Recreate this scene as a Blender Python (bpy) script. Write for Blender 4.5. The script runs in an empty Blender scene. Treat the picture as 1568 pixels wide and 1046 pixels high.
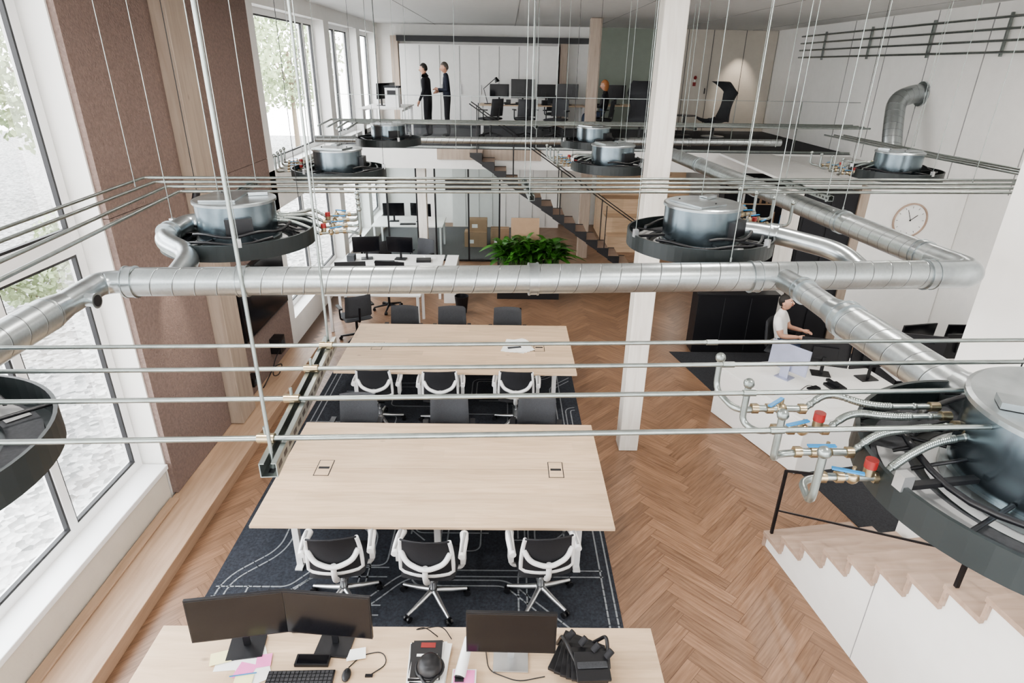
import bpy, bmesh, math, random
from mathutils import Matrix, Vector
random.seed(7)
V=Vector
sc=bpy.context.scene
sc.view_settings.look='AgX - Medium High Contrast'
# ------------------------------------------------------------------ materials
def nm(name):
    m=bpy.data.materials.new(name); m.use_nodes=True
    nt=m.node_tree; b=nt.nodes['Principled BSDF']
    return m,nt,b
def ramp(nt,fac,stops):
    r=nt.nodes.new('ShaderNodeValToRGB'); e=r.color_ramp.elements
    while len(e)<len(stops): e.new(.5)
    for i,(p,c) in enumerate(stops):
        e[i].position=p; e[i].color=(c[0],c[1],c[2],1) if hasattr(c,'__len__') else (c,c,c,1)
    nt.links.new(fac,r.inputs[0]); return r
def mth(nt,op,a,b=None):
    n=nt.nodes.new('ShaderNodeMath'); n.operation=op
    for i,x in enumerate((a,b)):
        if x is None: continue
        if isinstance(x,(int,float)): n.inputs[i].default_value=x
        else: nt.links.new(x,n.inputs[i])
    return n.outputs[0]
def simple(name,col,rough=.5,metal=0,var=.06,scale=6,bump=0,bscale=80):
    m,nt,b=nm(name)
    tc=nt.nodes.new('ShaderNodeTexCoord')
    n=nt.nodes.new('ShaderNodeTexNoise'); n.inputs['Scale'].default_value=scale; n.inputs['Detail'].default_value=3
    nt.links.new(tc.outputs['Object'],n.inputs['Vector'])
    lo=[max(0,c*(1-var)) for c in col]; hi=[min(1,c*(1+var)) for c in col]
    r=ramp(nt,n.outputs[0],[(.3,lo),(.7,hi)])
    nt.links.new(r.outputs[0],b.inputs['Base Color'])
    b.inputs['Roughness'].default_value=rough; b.inputs['Metallic'].default_value=metal
    if bump:
        n2=nt.nodes.new('ShaderNodeTexNoise'); n2.inputs['Scale'].default_value=bscale; n2.inputs['Detail'].default_value=2
        nt.links.new(tc.outputs['Object'],n2.inputs['Vector'])
        bp=nt.nodes.new('ShaderNodeBump'); bp.inputs['Strength'].default_value=bump; bp.inputs['Distance'].default_value=.01
        nt.links.new(n2.outputs[0],bp.inputs['Height']); nt.links.new(bp.outputs[0],b.inputs['Normal'])
    return m
def wood(name,c1,c2,axis=0,plank=.14,rough=.45,knots=True,grain=1.0,plen=1.6):
    m,nt,b=nm(name); L=nt.links.new
    tc=nt.nodes.new('ShaderNodeTexCoord')
    mp=nt.nodes.new('ShaderNodeMapping'); s=[9,9,9]; s[axis]=.8
    mp.inputs['Scale'].default_value=[x*grain for x in s]; L(tc.outputs['Object'],mp.inputs[0])
    n=nt.nodes.new('ShaderNodeTexNoise'); n.inputs['Scale'].default_value=2.2; n.inputs['Detail'].default_value=6; n.inputs['Distortion'].default_value=.6
    L(mp.outputs[0],n.inputs['Vector'])
    r=ramp(nt,n.outputs[0],[(.3,c2),(.62,c1)])
    sep=nt.nodes.new('ShaderNodeSeparateXYZ'); L(tc.outputs['Object'],sep.inputs[0])
    ax=['X','Y','Z'][axis]; ay='Y' if axis!=1 else 'X'
    row=mth(nt,'FLOOR',mth(nt,'DIVIDE',sep.outputs[ay],plank))
    wn0=nt.nodes.new('ShaderNodeTexWhiteNoise'); wn0.noise_dimensions='1D'; L(row,wn0.inputs['W'])
    colm=mth(nt,'FLOOR',mth(nt,'ADD',mth(nt,'DIVIDE',sep.outputs[ax],plen),mth(nt,'MULTIPLY',wn0.outputs['Value'],5)))
    wn=nt.nodes.new('ShaderNodeTexWhiteNoise'); wn.noise_dimensions='2D'
    cb=nt.nodes.new('ShaderNodeCombineXYZ'); L(row,cb.inputs[0]); L(colm,cb.inputs[1]); L(cb.outputs[0],wn.inputs['Vector'])
    fac=mth(nt,'ADD',mth(nt,'MULTIPLY',wn.outputs['Value'],.18),.88)
    mx=nt.nodes.new('ShaderNodeMix'); mx.data_type='RGBA'; mx.blend_type='MULTIPLY'; mx.inputs[0].default_value=1
    L(r.outputs[0],mx.inputs[6]); 
    cc=nt.nodes.new('ShaderNodeCombineColor'); 
    for i in range(3): L(fac,cc.inputs[i])
    L(cc.outputs[0],mx.inputs[7]); out=mx.outputs[2]
    if knots:
        mp2=nt.nodes.new('ShaderNodeMapping'); s=[3.2,3.2,3.2]; s[axis]=1.6; mp2.inputs['Scale'].default_value=s; L(tc.outputs['Object'],mp2.inputs[0])
        vo=nt.nodes.new('ShaderNodeTexVoronoi'); vo.inputs['Scale'].default_value=1.0; L(mp2.outputs[0],vo.inputs['Vector'])
        kr=ramp(nt,vo.outputs['Distance'],[(.02,.45),(.07,1)])
        m2=nt.nodes.new('ShaderNodeMix'); m2.data_type='RGBA'; m2.blend_type='MULTIPLY'; m2.inputs[0].default_value=.8
        L(out,m2.inputs[6]); L(kr.outputs[0],m2.inputs[7]); out=m2.outputs[2]
    L(out,b.inputs['Base Color']); b.inputs['Roughness'].default_value=rough
    return m
def spiral(name,col,pitch=.115,rough=.33):
    m,nt,b=nm(name); L=nt.links.new
    uv=nt.nodes.new('ShaderNodeUVMap'); sep=nt.nodes.new('ShaderNodeSeparateXYZ'); L(uv.outputs[0],sep.inputs[0])
    t=mth(nt,'FRACT',mth(nt,'ADD',mth(nt,'DIVIDE',sep.outputs[0],pitch),sep.outputs[1]))
    d=mth(nt,'ABSOLUTE',mth(nt,'SUBTRACT',t,.5))
    se=ramp(nt,d,[(.008,1),(.032,0)])
    tc=nt.nodes.new('ShaderNodeTexCoord')
    vo=nt.nodes.new('ShaderNodeTexVoronoi'); vo.inputs['Scale'].default_value=90; L(tc.outputs['Object'],vo.inputs['Vector'])
    n=nt.nodes.new('ShaderNodeTexNoise'); n.inputs['Scale'].default_value=5; L(tc.outputs['Object'],n.inputs['Vector'])
    a=mth(nt,'ADD',mth(nt,'MULTIPLY',vo.outputs['Color'],.2),mth(nt,'MULTIPLY',n.outputs[0],.6))
    base=ramp(nt,a,[(.2,[c*.82 for c in col]),(.75,[min(1,c*1.15) for c in col])])
    mx=nt.nodes.new('ShaderNodeMix'); mx.data_type='RGBA'; L(se.outputs[0],mx.inputs[0]); L(base.outputs[0],mx.inputs[6]); mx.inputs[7].default_value=(.14,.145,.145,1)
    L(mx.outputs[2],b.inputs['Base Color'])
    bp=nt.nodes.new('ShaderNodeBump'); bp.inputs['Strength'].default_value=.7; bp.inputs['Distance'].default_value=.003; L(se.outputs[0],bp.inputs['Height']); L(bp.outputs[0],b.inputs['Normal'])
    b.inputs['Metallic'].default_value=.9; b.inputs['Roughness'].default_value=rough
    return m
def glassm(name,tint=(1,1,1),refl=.08):
    m=bpy.data.materials.new(name); m.use_nodes=True; nt=m.node_tree; nt.nodes.clear(); L=nt.links.new
    o=nt.nodes.new('ShaderNodeOutputMaterial'); mx=nt.nodes.new('ShaderNodeMixShader'); t=nt.nodes.new('ShaderNodeBsdfTransparent'); g=nt.nodes.new('ShaderNodeBsdfGlossy')
    t.inputs[0].default_value=(*tint,1); g.inputs['Roughness'].default_value=.02
    lw=nt.nodes.new('ShaderNodeLayerWeight'); lw.inputs[0].default_value=.25
    L(mth(nt,'MULTIPLY',lw.outputs['Fresnel'],refl*4),mx.inputs[0]); L(t.outputs[0],mx.inputs[1]); L(g.outputs[0],mx.inputs[2]); L(mx.outputs[0],o.inputs[0])
    return m
WHITE=simple('white_paint',(.81,.80,.775),.55,var=.02)
CREAM=simple('cream_plaster',(.68,.63,.56),.6,var=.03,bump=.15,bscale=40)
FRAMEW=simple('white_window_frame',(.86,.86,.86),.35,var=.01)
GASK=simple('black_gasket',(.02,.02,.022),.5)
CEILM=simple('ceiling_white',(.70,.70,.69),.7,var=.02)
FELT=simple('brown_acoustic_felt',(.205,.150,.130),.95,var=.14,scale=30,bump=1.0,bscale=55)
OAK=wood('light_oak_top',(.63,.475,.33),(.52,.375,.25),0,.145)
OAKY=wood('oak_ledge',(.48,.335,.235),(.39,.265,.18),1,.5,plen=2.4)
OAKZ=wood('timber_post',(.40,.325,.265),(.32,.255,.205),2,.5,plen=9,knots=True)
WHITEWOOD=wood('whitewashed_timber',(.72,.69,.64),(.62,.58,.53),2,.5,plen=9)
TREAD=wood('stair_tread_wood',(.42,.31,.245),(.35,.25,.19),0,.4,knots=False)
BLACK=simple('black_powdercoat',(.008,.008,.010),.4)
SLATE=simple('slate_ring_coating',(.012,.017,.018),.4)
DARK=simple('dark_carpet',(.026,.027,.031),.95,var=.3,scale=60)
GCARP=simple('grey_carpet',(.11,.11,.11),.95,var=.2,scale=60)
RUGM=simple('rug_charcoal',(.028,.032,.042),.95,var=.4,scale=45,bump=.4,bscale=200)
RUGL=simple('rug_light_line',(.25,.265,.28),.95,var=.1,scale=45)
PLAST=simple('white_plastic',(.80,.80,.80),.3,var=.01)
MESHB=simple('black_mesh_fabric',(.014,.014,.017),.8,var=.2,scale=200)
GREYM=simple('grey_fabric',(.045,.047,.052),.85,var=.15,scale=90)
LGREY=simple('light_grey_seam',(.30,.30,.30),.7)
ALU=simple('brushed_aluminium',(.60,.61,.62),.3,metal=.9,var=.05)
GALV=spiral('spiral_galvanised',(.42,.45,.455))
GALVP=simple('galvanised_sheet',(.36,.39,.40),.28,metal=.92,var=.2,scale=9)
DRUM=simple('blue_grey_drum_sheet',(.20,.245,.275),.24,metal=.95,var=.22,scale=5)
PIPE=simple('zinc_pipe',(.27,.295,.285),.32,metal=.88,var=.12,scale=20)
BRASS=simple('brass_fitting',(.34,.28,.19),.3,metal=.9)
RED=simple('red_cap',(.22,.018,.016),.4)
BLUE=simple('blue_lever',(.015,.17,.38),.35)
SCREEN=simple('screen_black',(.006,.006,.008),.15,var=.1)
KEYS=simple('key_plastic',(.03,.03,.033),.5)
PAPER=simple('paper',(.82,.82,.80),.8,var=.04)
PINK=simple('pink_note',(.80,.22,.50),.7)
YEL=simple('yellow_note',(.82,.76,.42),.7)
LEAF=simple('leaf_green',(.045,.14,.022),.4,var=.6,scale=3)
LEAFP=simple('pale_foliage',(.30,.36,.21),.7,var=.3,scale=2)
BARK=simple('bark',(.20,.16,.12),.9,bump=.6,bscale=20)
CARD=simple('cardboard',(.38,.26,.17),.8)
GREENW=simple('sage_wall',(.26,.29,.25),.7,var=.03)
DOORW=simple('beige_door_panel',(.52,.48,.42),.6,var=.03)
SKIN=simple('skin',(.56,.32,.23),.5,var=.05)
HAIRD=simple('dark_hair',(.015,.012,.010),.6)
HAIRG=simple('greying_hair',(.10,.085,.075),.6)
HAIRO=simple('ginger_hair',(.35,.14,.05),.6)
CLOTHB=simple('black_cloth',(.015,.015,.019),.9)
CLOTHN=simple('navy_cloth',(.02,.024,.04),.9)
CLOTHW=simple('white_cotton',(.78,.77,.76),.85)
JEANS=simple('denim',(.04,.055,.10),.9)
EYEW=simple('eye_white',(.8,.8,.8),.3); LIP=simple('lip',(.45,.16,.13),.5)
LAV=simple('laptop_shell',(.40,.42,.54),.35,metal=.3)
GLASS=glassm('clear_glass'); GLASST=glassm('tinted_glass',(.76,.82,.82),.12)
def gravelm():
    m,nt,b=nm('gravel'); L=nt.links.new
    tc=nt.nodes.new('ShaderNodeTexCoord'); vo=nt.nodes.new('ShaderNodeTexVoronoi'); vo.inputs['Scale'].default_value=12; L(tc.outputs['Object'],vo.inputs['Vector'])
    r=ramp(nt,vo.outputs['Color'],[(.1,(.15,.15,.145)),(.9,(.58,.57,.56))])
    L(r.outputs[0],b.inputs['Base Color']); b.inputs['Roughness'].default_value=.9
    bp=nt.nodes.new('ShaderNodeBump'); bp.inputs['Strength'].default_value=.9; bp.inputs['Distance'].default_value=.05; L(vo.outputs['Distance'],bp.inputs['Height']); L(bp.outputs[0],b.inputs['Normal'])
    return m
GRAVEL=gravelm()
def parquet():
    m,nt,b=nm('herringbone_oak'); L=nt.links.new
    at=nt.nodes.new('ShaderNodeAttribute'); at.attribute_name='tone'; at.attribute_type='GEOMETRY'
    uv=nt.nodes.new('ShaderNodeUVMap'); mp=nt.nodes.new('ShaderNodeMapping'); mp.inputs['Scale'].default_value=(1.6,22,1); L(uv.outputs[0],mp.inputs[0])
    n=nt.nodes.new('ShaderNodeTexNoise'); n.inputs['Scale'].default_value=2; n.inputs['Detail'].default_value=5; n.inputs['Distortion'].default_value=.5; L(mp.outputs[0],n.inputs['Vector'])
    r=ramp(nt,n.outputs[0],[(.3,(.185,.108,.067)),(.7,(.30,.188,.122))])
    mx=nt.nodes.new('ShaderNodeMix'); mx.data_type='RGBA'; mx.blend_type='MULTIPLY'; mx.inputs[0].default_value=1
    L(r.outputs[0],mx.inputs[6]); L(at.outputs['Color'],mx.inputs[7]); L(mx.outputs[2],b.inputs['Base Color'])
    b.inputs['Roughness'].default_value=.34
    return m
PARQ=parquet()
# ------------------------------------------------------------------ mesh builder
def fillet(pts,r,n=5):
    pts=[V(p) for p in pts]
    if r<=0 or len(pts)<3: return pts
    out=[pts[0]]
    for i in range(1,len(pts)-1):
        a,b,c=pts[i-1],pts[i],pts[i+1]; d1=(a-b); d2=(c-b)
        l=min(r,d1.length*.49,d2.length*.49); p=b+d1.normalized()*l; q=b+d2.normalized()*l
        for k in range(n+1):
            t=k/n; out.append(p*(1-t)**2+b*2*t*(1-t)+q*t*t)
    out.append(pts[-1]); return out
class M:
    def __init__(s): s.v=[];s.f=[];s.mi=[];s.sm=[];s.uv=[];s.mats=[];s.T=None
    def mt(s,m):
        if m not in s.mats: s.mats.append(m)
        return s.mats.index(m)
    def add(s,vs,fs,mat,smooth=False,uvs=None):
        o=len(s.v); k=s.mt(mat)
        s.v+= [(s.T@V(p) if s.T else V(p)) for p in vs]
        for i,f in enumerate(fs):
            s.f.append([o+j for j in f]); s.mi.append(k); s.sm.append(smooth); s.uv.append(uvs[i] if uvs else None)
    def box(s,c,d,mat,rz=0,rx=0,ry=0):
        R=Matrix.Rotation(rz,3,'Z')@Matrix.Rotation(ry,3,'Y')@Matrix.Rotation(rx,3,'X'); c=V(c)
        vs=[c+R@V((x*d[0]/2,y*d[1]/2,z*d[2]/2)) for x in(-1,1) for y in(-1,1) for z in(-1,1)]
        s.add(vs,[(0,1,3,2),(4,6,7,5),(0,4,5,1),(2,3,7,6),(0,2,6,4),(1,5,7,3)],mat)
    def b2(s,lo,hi,mat):
        s.box([(a+b)/2 for a,b in zip(lo,hi)],[abs(b-a) for a,b in zip(lo,hi)],mat)
    def prism(s,poly,z0,z1,mat):
        n=len(poly); vs=[(p[0],p[1],z0) for p in poly]+[(p[0],p[1],z1) for p in poly]
        s.add(vs,[list(range(n))[::-1],list(range(n,2*n))]+[(i,(i+1)%n,n+(i+1)%n,n+i) for i in range(n)],mat)
    def extr(s,poly,vec,mat):
        n=len(poly); vs=[V(p) for p in poly]+[V(p)+V(vec) for p in poly]
        s.add(vs,[list(range(n))[::-1],list(range(n,2*n))]+[(i,(i+1)%n,n+(i+1)%n,n+i) for i in range(n)],mat)
    def tube(s,pts,r,mat,seg=8,fil=0,smooth=True,caps=True,n=5,u0=0):
        P=fillet(pts,fil,n); N=len(P)
        rs=r if isinstance(r,(list,tuple)) else [r]*N
        if len(rs)!=N: rs=[rs[0]+(rs[-1]-rs[0])*i/(N-1) for i in range(N)]
        T=[(P[min(i+1,N-1)]-P[max(i-1,0)]).normalized() for i in range(N)]
        u=T[0].orthogonal().normalized(); vs=[];L=[u0]
        for i in range(N):
            if i: u=(u-T[i]*u.dot(T[i])).normalized(); L.append(L[-1]+(P[i]-P[i-1]).length)
            w=T[i].cross(u)
            for k in range(seg):
                a=2*math.pi*k/seg; vs.append(P[i]+(u*math.cos(a)+w*math.sin(a))*rs[i])
        fs=[];uv=[]
        for i in range(N-1):
            for k in range(seg):
                k2=(k+1)%seg; fs.append((i*seg+k,i*seg+k2,(i+1)*seg+k2,(i+1)*seg+k))
                uv.append([(L[i],k/seg),(L[i],(k+1)/seg),(L[i+1],(k+1)/seg),(L[i+1],k/seg)])
        s.add(vs,fs,mat,smooth,uv)
        if caps:
            s.add(vs[:seg],[list(range(seg))[::-1]],mat); s.add(vs[-seg:],[list(range(seg))],mat)
    def cyl(s,p0,p1,r,mat,r1=None,seg=16): s.tube([p0,p1],[r,r if r1 is None else r1],mat,seg)
    def lathe(s,prof,c,mat,seg=40,smooth=False,closed=False,cap=True):
        c=V(c); vs=[]
        for r,z in prof:
            for k in range(seg):
                a=2*math.pi*k/seg; vs.append(c+V((r*math.cos(a),r*math.sin(a),z)))
        n=len(prof); fs=[]
        for i in range(n if closed else n-1):
            j=(i+1)%n
            for k in range(seg):
                k2=(k+1)%seg; fs.append((i*seg+k,i*seg+k2,j*seg+k2,j*seg+k))
        s.add(vs,fs,mat,smooth)
        if not closed and cap:
            for i in (0,n-1):
                if prof[i][0]>1e-4: s.add(vs[i*seg:(i+1)*seg],[list(range(seg))],mat)
    def ring(s,c,r0,r1,z0,z1,mat,seg=48): s.lathe([(r0,z0),(r1,z0),(r1,z1),(r0,z1)],c,mat,seg,closed=True)
    def sph(s,c,r,mat,seg=12,rot=None,fn=None):
        if isinstance(r,(int,float)): r=(r,r,r)
        c=V(c); vs=[];h=max(6,seg*2//3)
        for i in range(h+1):
            th=math.pi*i/h
            for k in range(seg):
                a=2*math.pi*k/seg; p=V((math.sin(th)*math.cos(a),math.sin(th)*math.sin(a),math.cos(th)))
                if fn: p=fn(p)
                p=V((p.x*r[0],p.y*r[1],p.z*r[2]))
                if rot: p=rot@p
                vs.append(c+p)
        fs=[(i*seg+k,(i+1)*seg+k,(i+1)*seg+(k+1)%seg,i*seg+(k+1)%seg) for i in range(h) for k in range(seg)]
        s.add(vs,fs,mat,True)
    def grid(s,fn,nu,nv,mat,smooth=True):
        vs=[V(fn(i/nu,j/nv)) for i in range(nu+1) for j in range(nv+1)]
        fs=[(i*(nv+1)+j,(i+1)*(nv+1)+j,(i+1)*(nv+1)+j+1,i*(nv+1)+j+1) for i in range(nu) for j in range(nv)]
        s.add(vs,fs,mat,smooth)
    def mesh(s,name,recalc=True):
        me=bpy.data.meshes.new(name); me.from_pydata([tuple(p) for p in s.v],[],s.f)
        for m in s.mats: me.materials.append(m)
        me.polygons.foreach_set('material_index',s.mi); me.polygons.foreach_set('use_smooth',s.sm)
        ul=me.uv_layers.new(name='UVMap')
        for p,u in zip(me.polygons,s.uv):
            if u:
                for li,c in zip(p.loop_indices,u): ul.data[li].uv=c
        if recalc:
            bm=bmesh.new(); bm.from_mesh(me); bmesh.ops.recalc_face_normals(bm,faces=bm.faces); bm.to_mesh(me); bm.free()
        me.update(); return me
    def obj(s,name,bevel=0,parent=None,loc=None,rz=0,recalc=True):
        o=bpy.data.objects.new(name,s.mesh(name,recalc)); sc.collection.objects.link(o)
        if loc: o.location=loc
        o.rotation_euler.z=rz
        if bevel:
            b=o.modifiers.new('bevel','BEVEL'); b.width=bevel; b.segments=2; b.limit_method='ANGLE'; b.angle_limit=math.radians(50)
        if parent: o.parent=parent
        return o
def inst(src,name,loc,rz=0):
    o=bpy.data.objects.new(name,src.data); sc.collection.objects.link(o); o.location=loc; o.rotation_euler.z=rz
    for md in src.modifiers:
        b=o.modifiers.new(md.name,md.type); b.width=md.width;b.segments=md.segments;b.limit_method=md.limit_method;b.angle_limit=md.angle_limit
    return o
# ------------------------------------------------------------------ room shell
CZ=5.5; MZ=2.85; CT=CZ-.007
def build_floor():
    W=.13;n=6;Lg=W*n; vs=[];fs=[];uv=[];tone=[]
    c45=math.cos(math.pi/4); g=.0015
    def rot(u,v): return (u*c45-v*c45,u*c45+v*c45)
    for b in range(-16,17):
        for k in range(-60,150):
            for t in (0,1):
                ox=(k+2*n*b)*W; oy=k*W
                if t==0: x0,y0,x1,y1=ox,oy,ox+Lg,oy+W
                else: x0,y0,x1,y1=ox,oy+W,ox+W,oy+W+Lg
                q=[rot(x0+g,y0+g),rot(x1-g,y0+g),rot(x1-g,y1-g),rot(x0+g,y1-g)]
                cx=sum(p[0] for p in q)/4; cy=sum(p[1] for p in q)/4
                if not(-3.15<cx<7.6 and -2.2<cy<19): continue
                o=len(vs); vs+=[(p[0],p[1],0) for p in q]; fs.append((o,o+1,o+2,o+3))
                rr=random.random()*20
                if t==0: uv+=[(rr,rr),(rr+Lg,rr),(rr+Lg,rr+W),(rr,rr+W)]
                else: uv+=[(rr,rr+W),(rr,rr),(rr+Lg,rr),(rr+Lg,rr+W)]
                tone.append(.80+random.random()*.30+(.04 if t else 0))
    o=len(vs)
    vs+=[(-3.7,-2.2,-.003),(7.7,-2.2,-.003),(7.7,19.2,-.003),(-3.7,19.2,-.003),(-3.7,-2.2,-.2),(7.7,-2.2,-.2),(7.7,19.2,-.2),(-3.7,19.2,-.2)]
    for f in [(0,1,2,3),(7,6,5,4),(0,4,5,1),(1,5,6,2),(2,6,7,3),(3,7,4,0)]:
        fs.append(tuple(o+i for i in f)); uv+=[(0,0)]*4; tone.append(.45)
    me=bpy.data.meshes.new('floor'); me.from_pydata(vs,[],fs); ul=me.uv_layers.new(name='UVMap')
    for i,c in enumerate(uv): ul.data[i].uv=c
    at=me.color_attributes.new('tone','FLOAT_COLOR','CORNER')
    for p,t in zip(me.polygons,tone):
        for li in p.loop_indices: at.data[li].color=(t,t*.98,t*.96,1)
    me.materials.append(PARQ); ob=bpy.data.objects.new('floor',me); sc.collection.objects.link(ob)
build_floor()
m=M(); m.b2((-4.1,-2.2,CZ),(7.8,19.2,CZ+.2),CEILM)
for x in (-2,0.2,2.4,4.6,6.8): m.b2((x-.008,-2.2,CZ-.004),(x+.008,19,CZ+.01),LGREY)
m.obj('ceiling')
m=M()
m.b2((-3.95,-2.2,0),(-3.62,5.46,.50),CREAM)
m.b2((-3.95,5.48,0),(-3.62,9.5,CZ),WHITE)
m.b2((-3.95,9.5,0),(-3.62,19,.45),WHITE)
m.b2((-3.95,9.5,2.35),(-3.62,19,2.95),WHITE)
m.b2((-3.95,9.5,5.25),(-3.62,19,CZ),WHITE)
for y in (9.5,13.55,16.4,18.7): m.b2((-3.95,y,.45),(-3.62,y+.38,5.25),WHITE)
m.obj('wall_left')
m=M(); m.b2((-3.95,-2.2,.50),(-3.58,5.47,.56),FRAMEW); m.obj('trim_1',bevel=.008)
def window(name,y0,y1,z0,z1,muls=(),trans=(),x=-3.86,fw=.09):
    m=M(); d=.07
    m.b2((x-d,y0,z0),(x+d*.3,y0+fw,z1),FRAMEW); m.b2((x-d,y1-fw,z0),(x+d*.3,y1,z1),FRAMEW)
    m.b2((x-d,y0+fw,z0),(x+d*.3,y1-fw,z0+fw),FRAMEW); m.b2((x-d,y0+fw,z1-fw),(x+d*.3,y1-fw,z1),FRAMEW)
    ys=[y0]+list(muls)+[y1]; zs=[z0]+list(trans)+[z1]
    for y in muls: m.b2((x-d,y-fw/2,z0+fw),(x+d*.3,y+fw/2,z1-fw),FRAMEW)
    for z in trans: m.b2((x-d,y0+fw,z-fw*1.4),(x+d*.2,y1-fw,z+fw),FRAMEW)
    for i in range(len(ys)-1):
        for j in range(len(zs)-1):
            a=ys[i]+fw*(1 if i==0 else .5); b=ys[i+1]-fw*(1 if i==len(ys)-2 else .5)
            c=zs[j]+fw; e=zs[j+1]-fw*(1.4 if zs[j+1] in trans else 1); g=.022
            m.b2((x-.03,a,c),(x+.01,a+g,e),GASK); m.b2((x-.03,b-g,c),(x+.01,b,e),GASK)
            m.b2((x-.03,a+g,c),(x+.01,b-g,c+g),GASK); m.b2((x-.03,a+g,e-g),(x+.01,b-g,e),GASK)
            m.add([(x-.02,a,c),(x-.02,b,c),(x-.02,b,e),(x-.02,a,e)],[(0,1,2,3)],GLASS)
    return m.obj(name)
window('window_1',-2.1,5.46,.56,CZ-.01,muls=(-.4,1.2,2.7,4.38),trans=(3.02,))
window('window_2',9.88,13.55,.45,2.35,muls=(11.7,)); window('window_3',9.88,13.55,2.95,5.25,muls=(12.9,))
window('window_4',13.93,16.4,.45,2.35); window('window_5',13.93,16.4,2.95,5.25,muls=(15.2,))
window('window_6',16.78,18.7,.45,2.35); window('window_7',16.78,18.7,2.95,5.25)
m=M(); m.b2((-3.619,5.50,.16),(-3.56,6.92,3.18),FELT); m.b2((-3.619,5.50,3.186),(-3.56,6.92,CT),FELT); m.obj('acoustic_wall_panel')
m=M(); m.b2((-3.619,7.36,.16),(-3.56,9.48,3.18),FELT); m.b2((-3.619,7.36,3.186),(-3.56,9.48,CT),FELT); m.obj('acoustic_wall_panel')
m=M(); m.b2((-3.619,6.93,.16),(-3.40,7.35,CT),OAKZ); m.obj('timber_wall_post',bevel=.005)
m=M(); m.b2((-3.60,-2.1,0),(-3.12,9.48,.15),OAKY); m.b2((-3.60,-2.1,.151),(-3.50,5.4,.17),OAKY); m.obj('trim_2',bevel=.006)
m=M(); m.b2((7.5,-2.2,0),(7.75,19.2,CZ),WHITE)
for y in (9.2,10.6,12,13.4,14.8): m.b2((7.49,y-.006,MZ),(7.5,y+.006,CT),LGREY)
m.obj('wall_right')
m=M(); m.b2((-3.95,19,0),(7.75,19.25,CZ),WHITE); m.b2((2.3,18.97,MZ),(4.3,19.02,CT),GREENW); m.obj('wall_back')
m=M()
m.b2((-3.95,-2.45,0),(7.75,-2.2,.9),WHITE); m.b2((-3.95,-2.45,5.2),(7.75,-2.2,CZ),WHITE); m.b2((-3.95,-2.45,2.4),(7.75,-2.2,3.2),WHITE)
for x in (-3.95,-1.2,1.6,4.4,7.45): m.b2((x,-2.45,.9),(x+.3,-2.2,5.2),WHITE)
m.obj('wall_front')
m=M(); m.b2((-3.6,13.8,2.42),(7.5,18.98,MZ-.012),WHITE); m.b2((-3.6,13.82,MZ-.012),(7.49,18.97,MZ),DARK)
m.b2((-1.5,13.76,2.62),(.75,13.80,2.84),OAKZ); m.obj('mezzanine_slab')
m=M(); m.b2((-3.6,-2.2,2.45),(3.0,.75,MZ),WHITE); m.obj('mezzanine_slab')
dS=V((.153,-.988,0)); wS=V((.988,.153,0))
m=M(); p0=V((3.82,4.66,0)); q=p0+dS*6.9
m.prism([p0.xy,(p0+V((.35,0,0))).xy,(q+V((.35,0,0))).xy,q.xy],0,CZ,WHITE); m.obj('wall_stair')
m=M(); m.b2((5.9,10,0),(7.49,10.15,2.8),WHITE); m.b2((5.9,10.15,2.6),(7.49,13.79,2.8),WHITE); m.b2((5.75,10,0),(5.9,10.25,2.8),OAKZ); m.obj('wall_partition')
m=M(); m.b2((4.86,10.02,0),(5.74,10.6,2.72),BLACK)  # black box with door fronts, stands in for the darkness of an opening
for x in (4.9,5.31): m.b2((x,10.005,.05),(x+.39,10.02,2.68),MESHB)
m.b2((5.27,9.98,1),(5.29,10.005,1.4),ALU);m.b2((5.32,9.98,1),(5.34,10.005,1.4),ALU); m.obj('dark_opening_block',bevel=.005)
m=M(); m.b2((4.62,10.02,0),(4.84,10.24,2.8),WHITEWOOD); m.b2((4.62,10.02,2.8),(5.74,13.79,2.84),WHITE); m.obj('timber_post')
m=M(); m.b2((1.49,6.62,0),(1.73,6.86,CT),WHITEWOOD); m.obj('timber_column',bevel=.01)
m=M(); m.b2((1.85,15.3,MZ),(2.1,15.55,CT),OAKZ); m.obj('timber_column',bevel=.01)
m=M(); m.b2((1.85,15.3,0),(2.1,15.55,2.42),OAKZ); m.obj('timber_column',bevel=.01)
m=M(); m.b2((-2.0,14.0,0),(-1.8,14.2,2.42),WHITEWOOD); m.obj('timber_column',bevel=.01)
m=M(); m.prism([(2.87,9.65),(3.62,6.31),(3.86,5.2),(3.86,4.7),(4.2,4.7),(7.48,4.7),(7.48,9.65)],0.0,.006,DARK); m.obj('dark_carpet')
m=M(); m.b2((-3.58,15.0,0),(.85,18.45,.006),GCARP); m.obj('grey_carpet')
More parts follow.
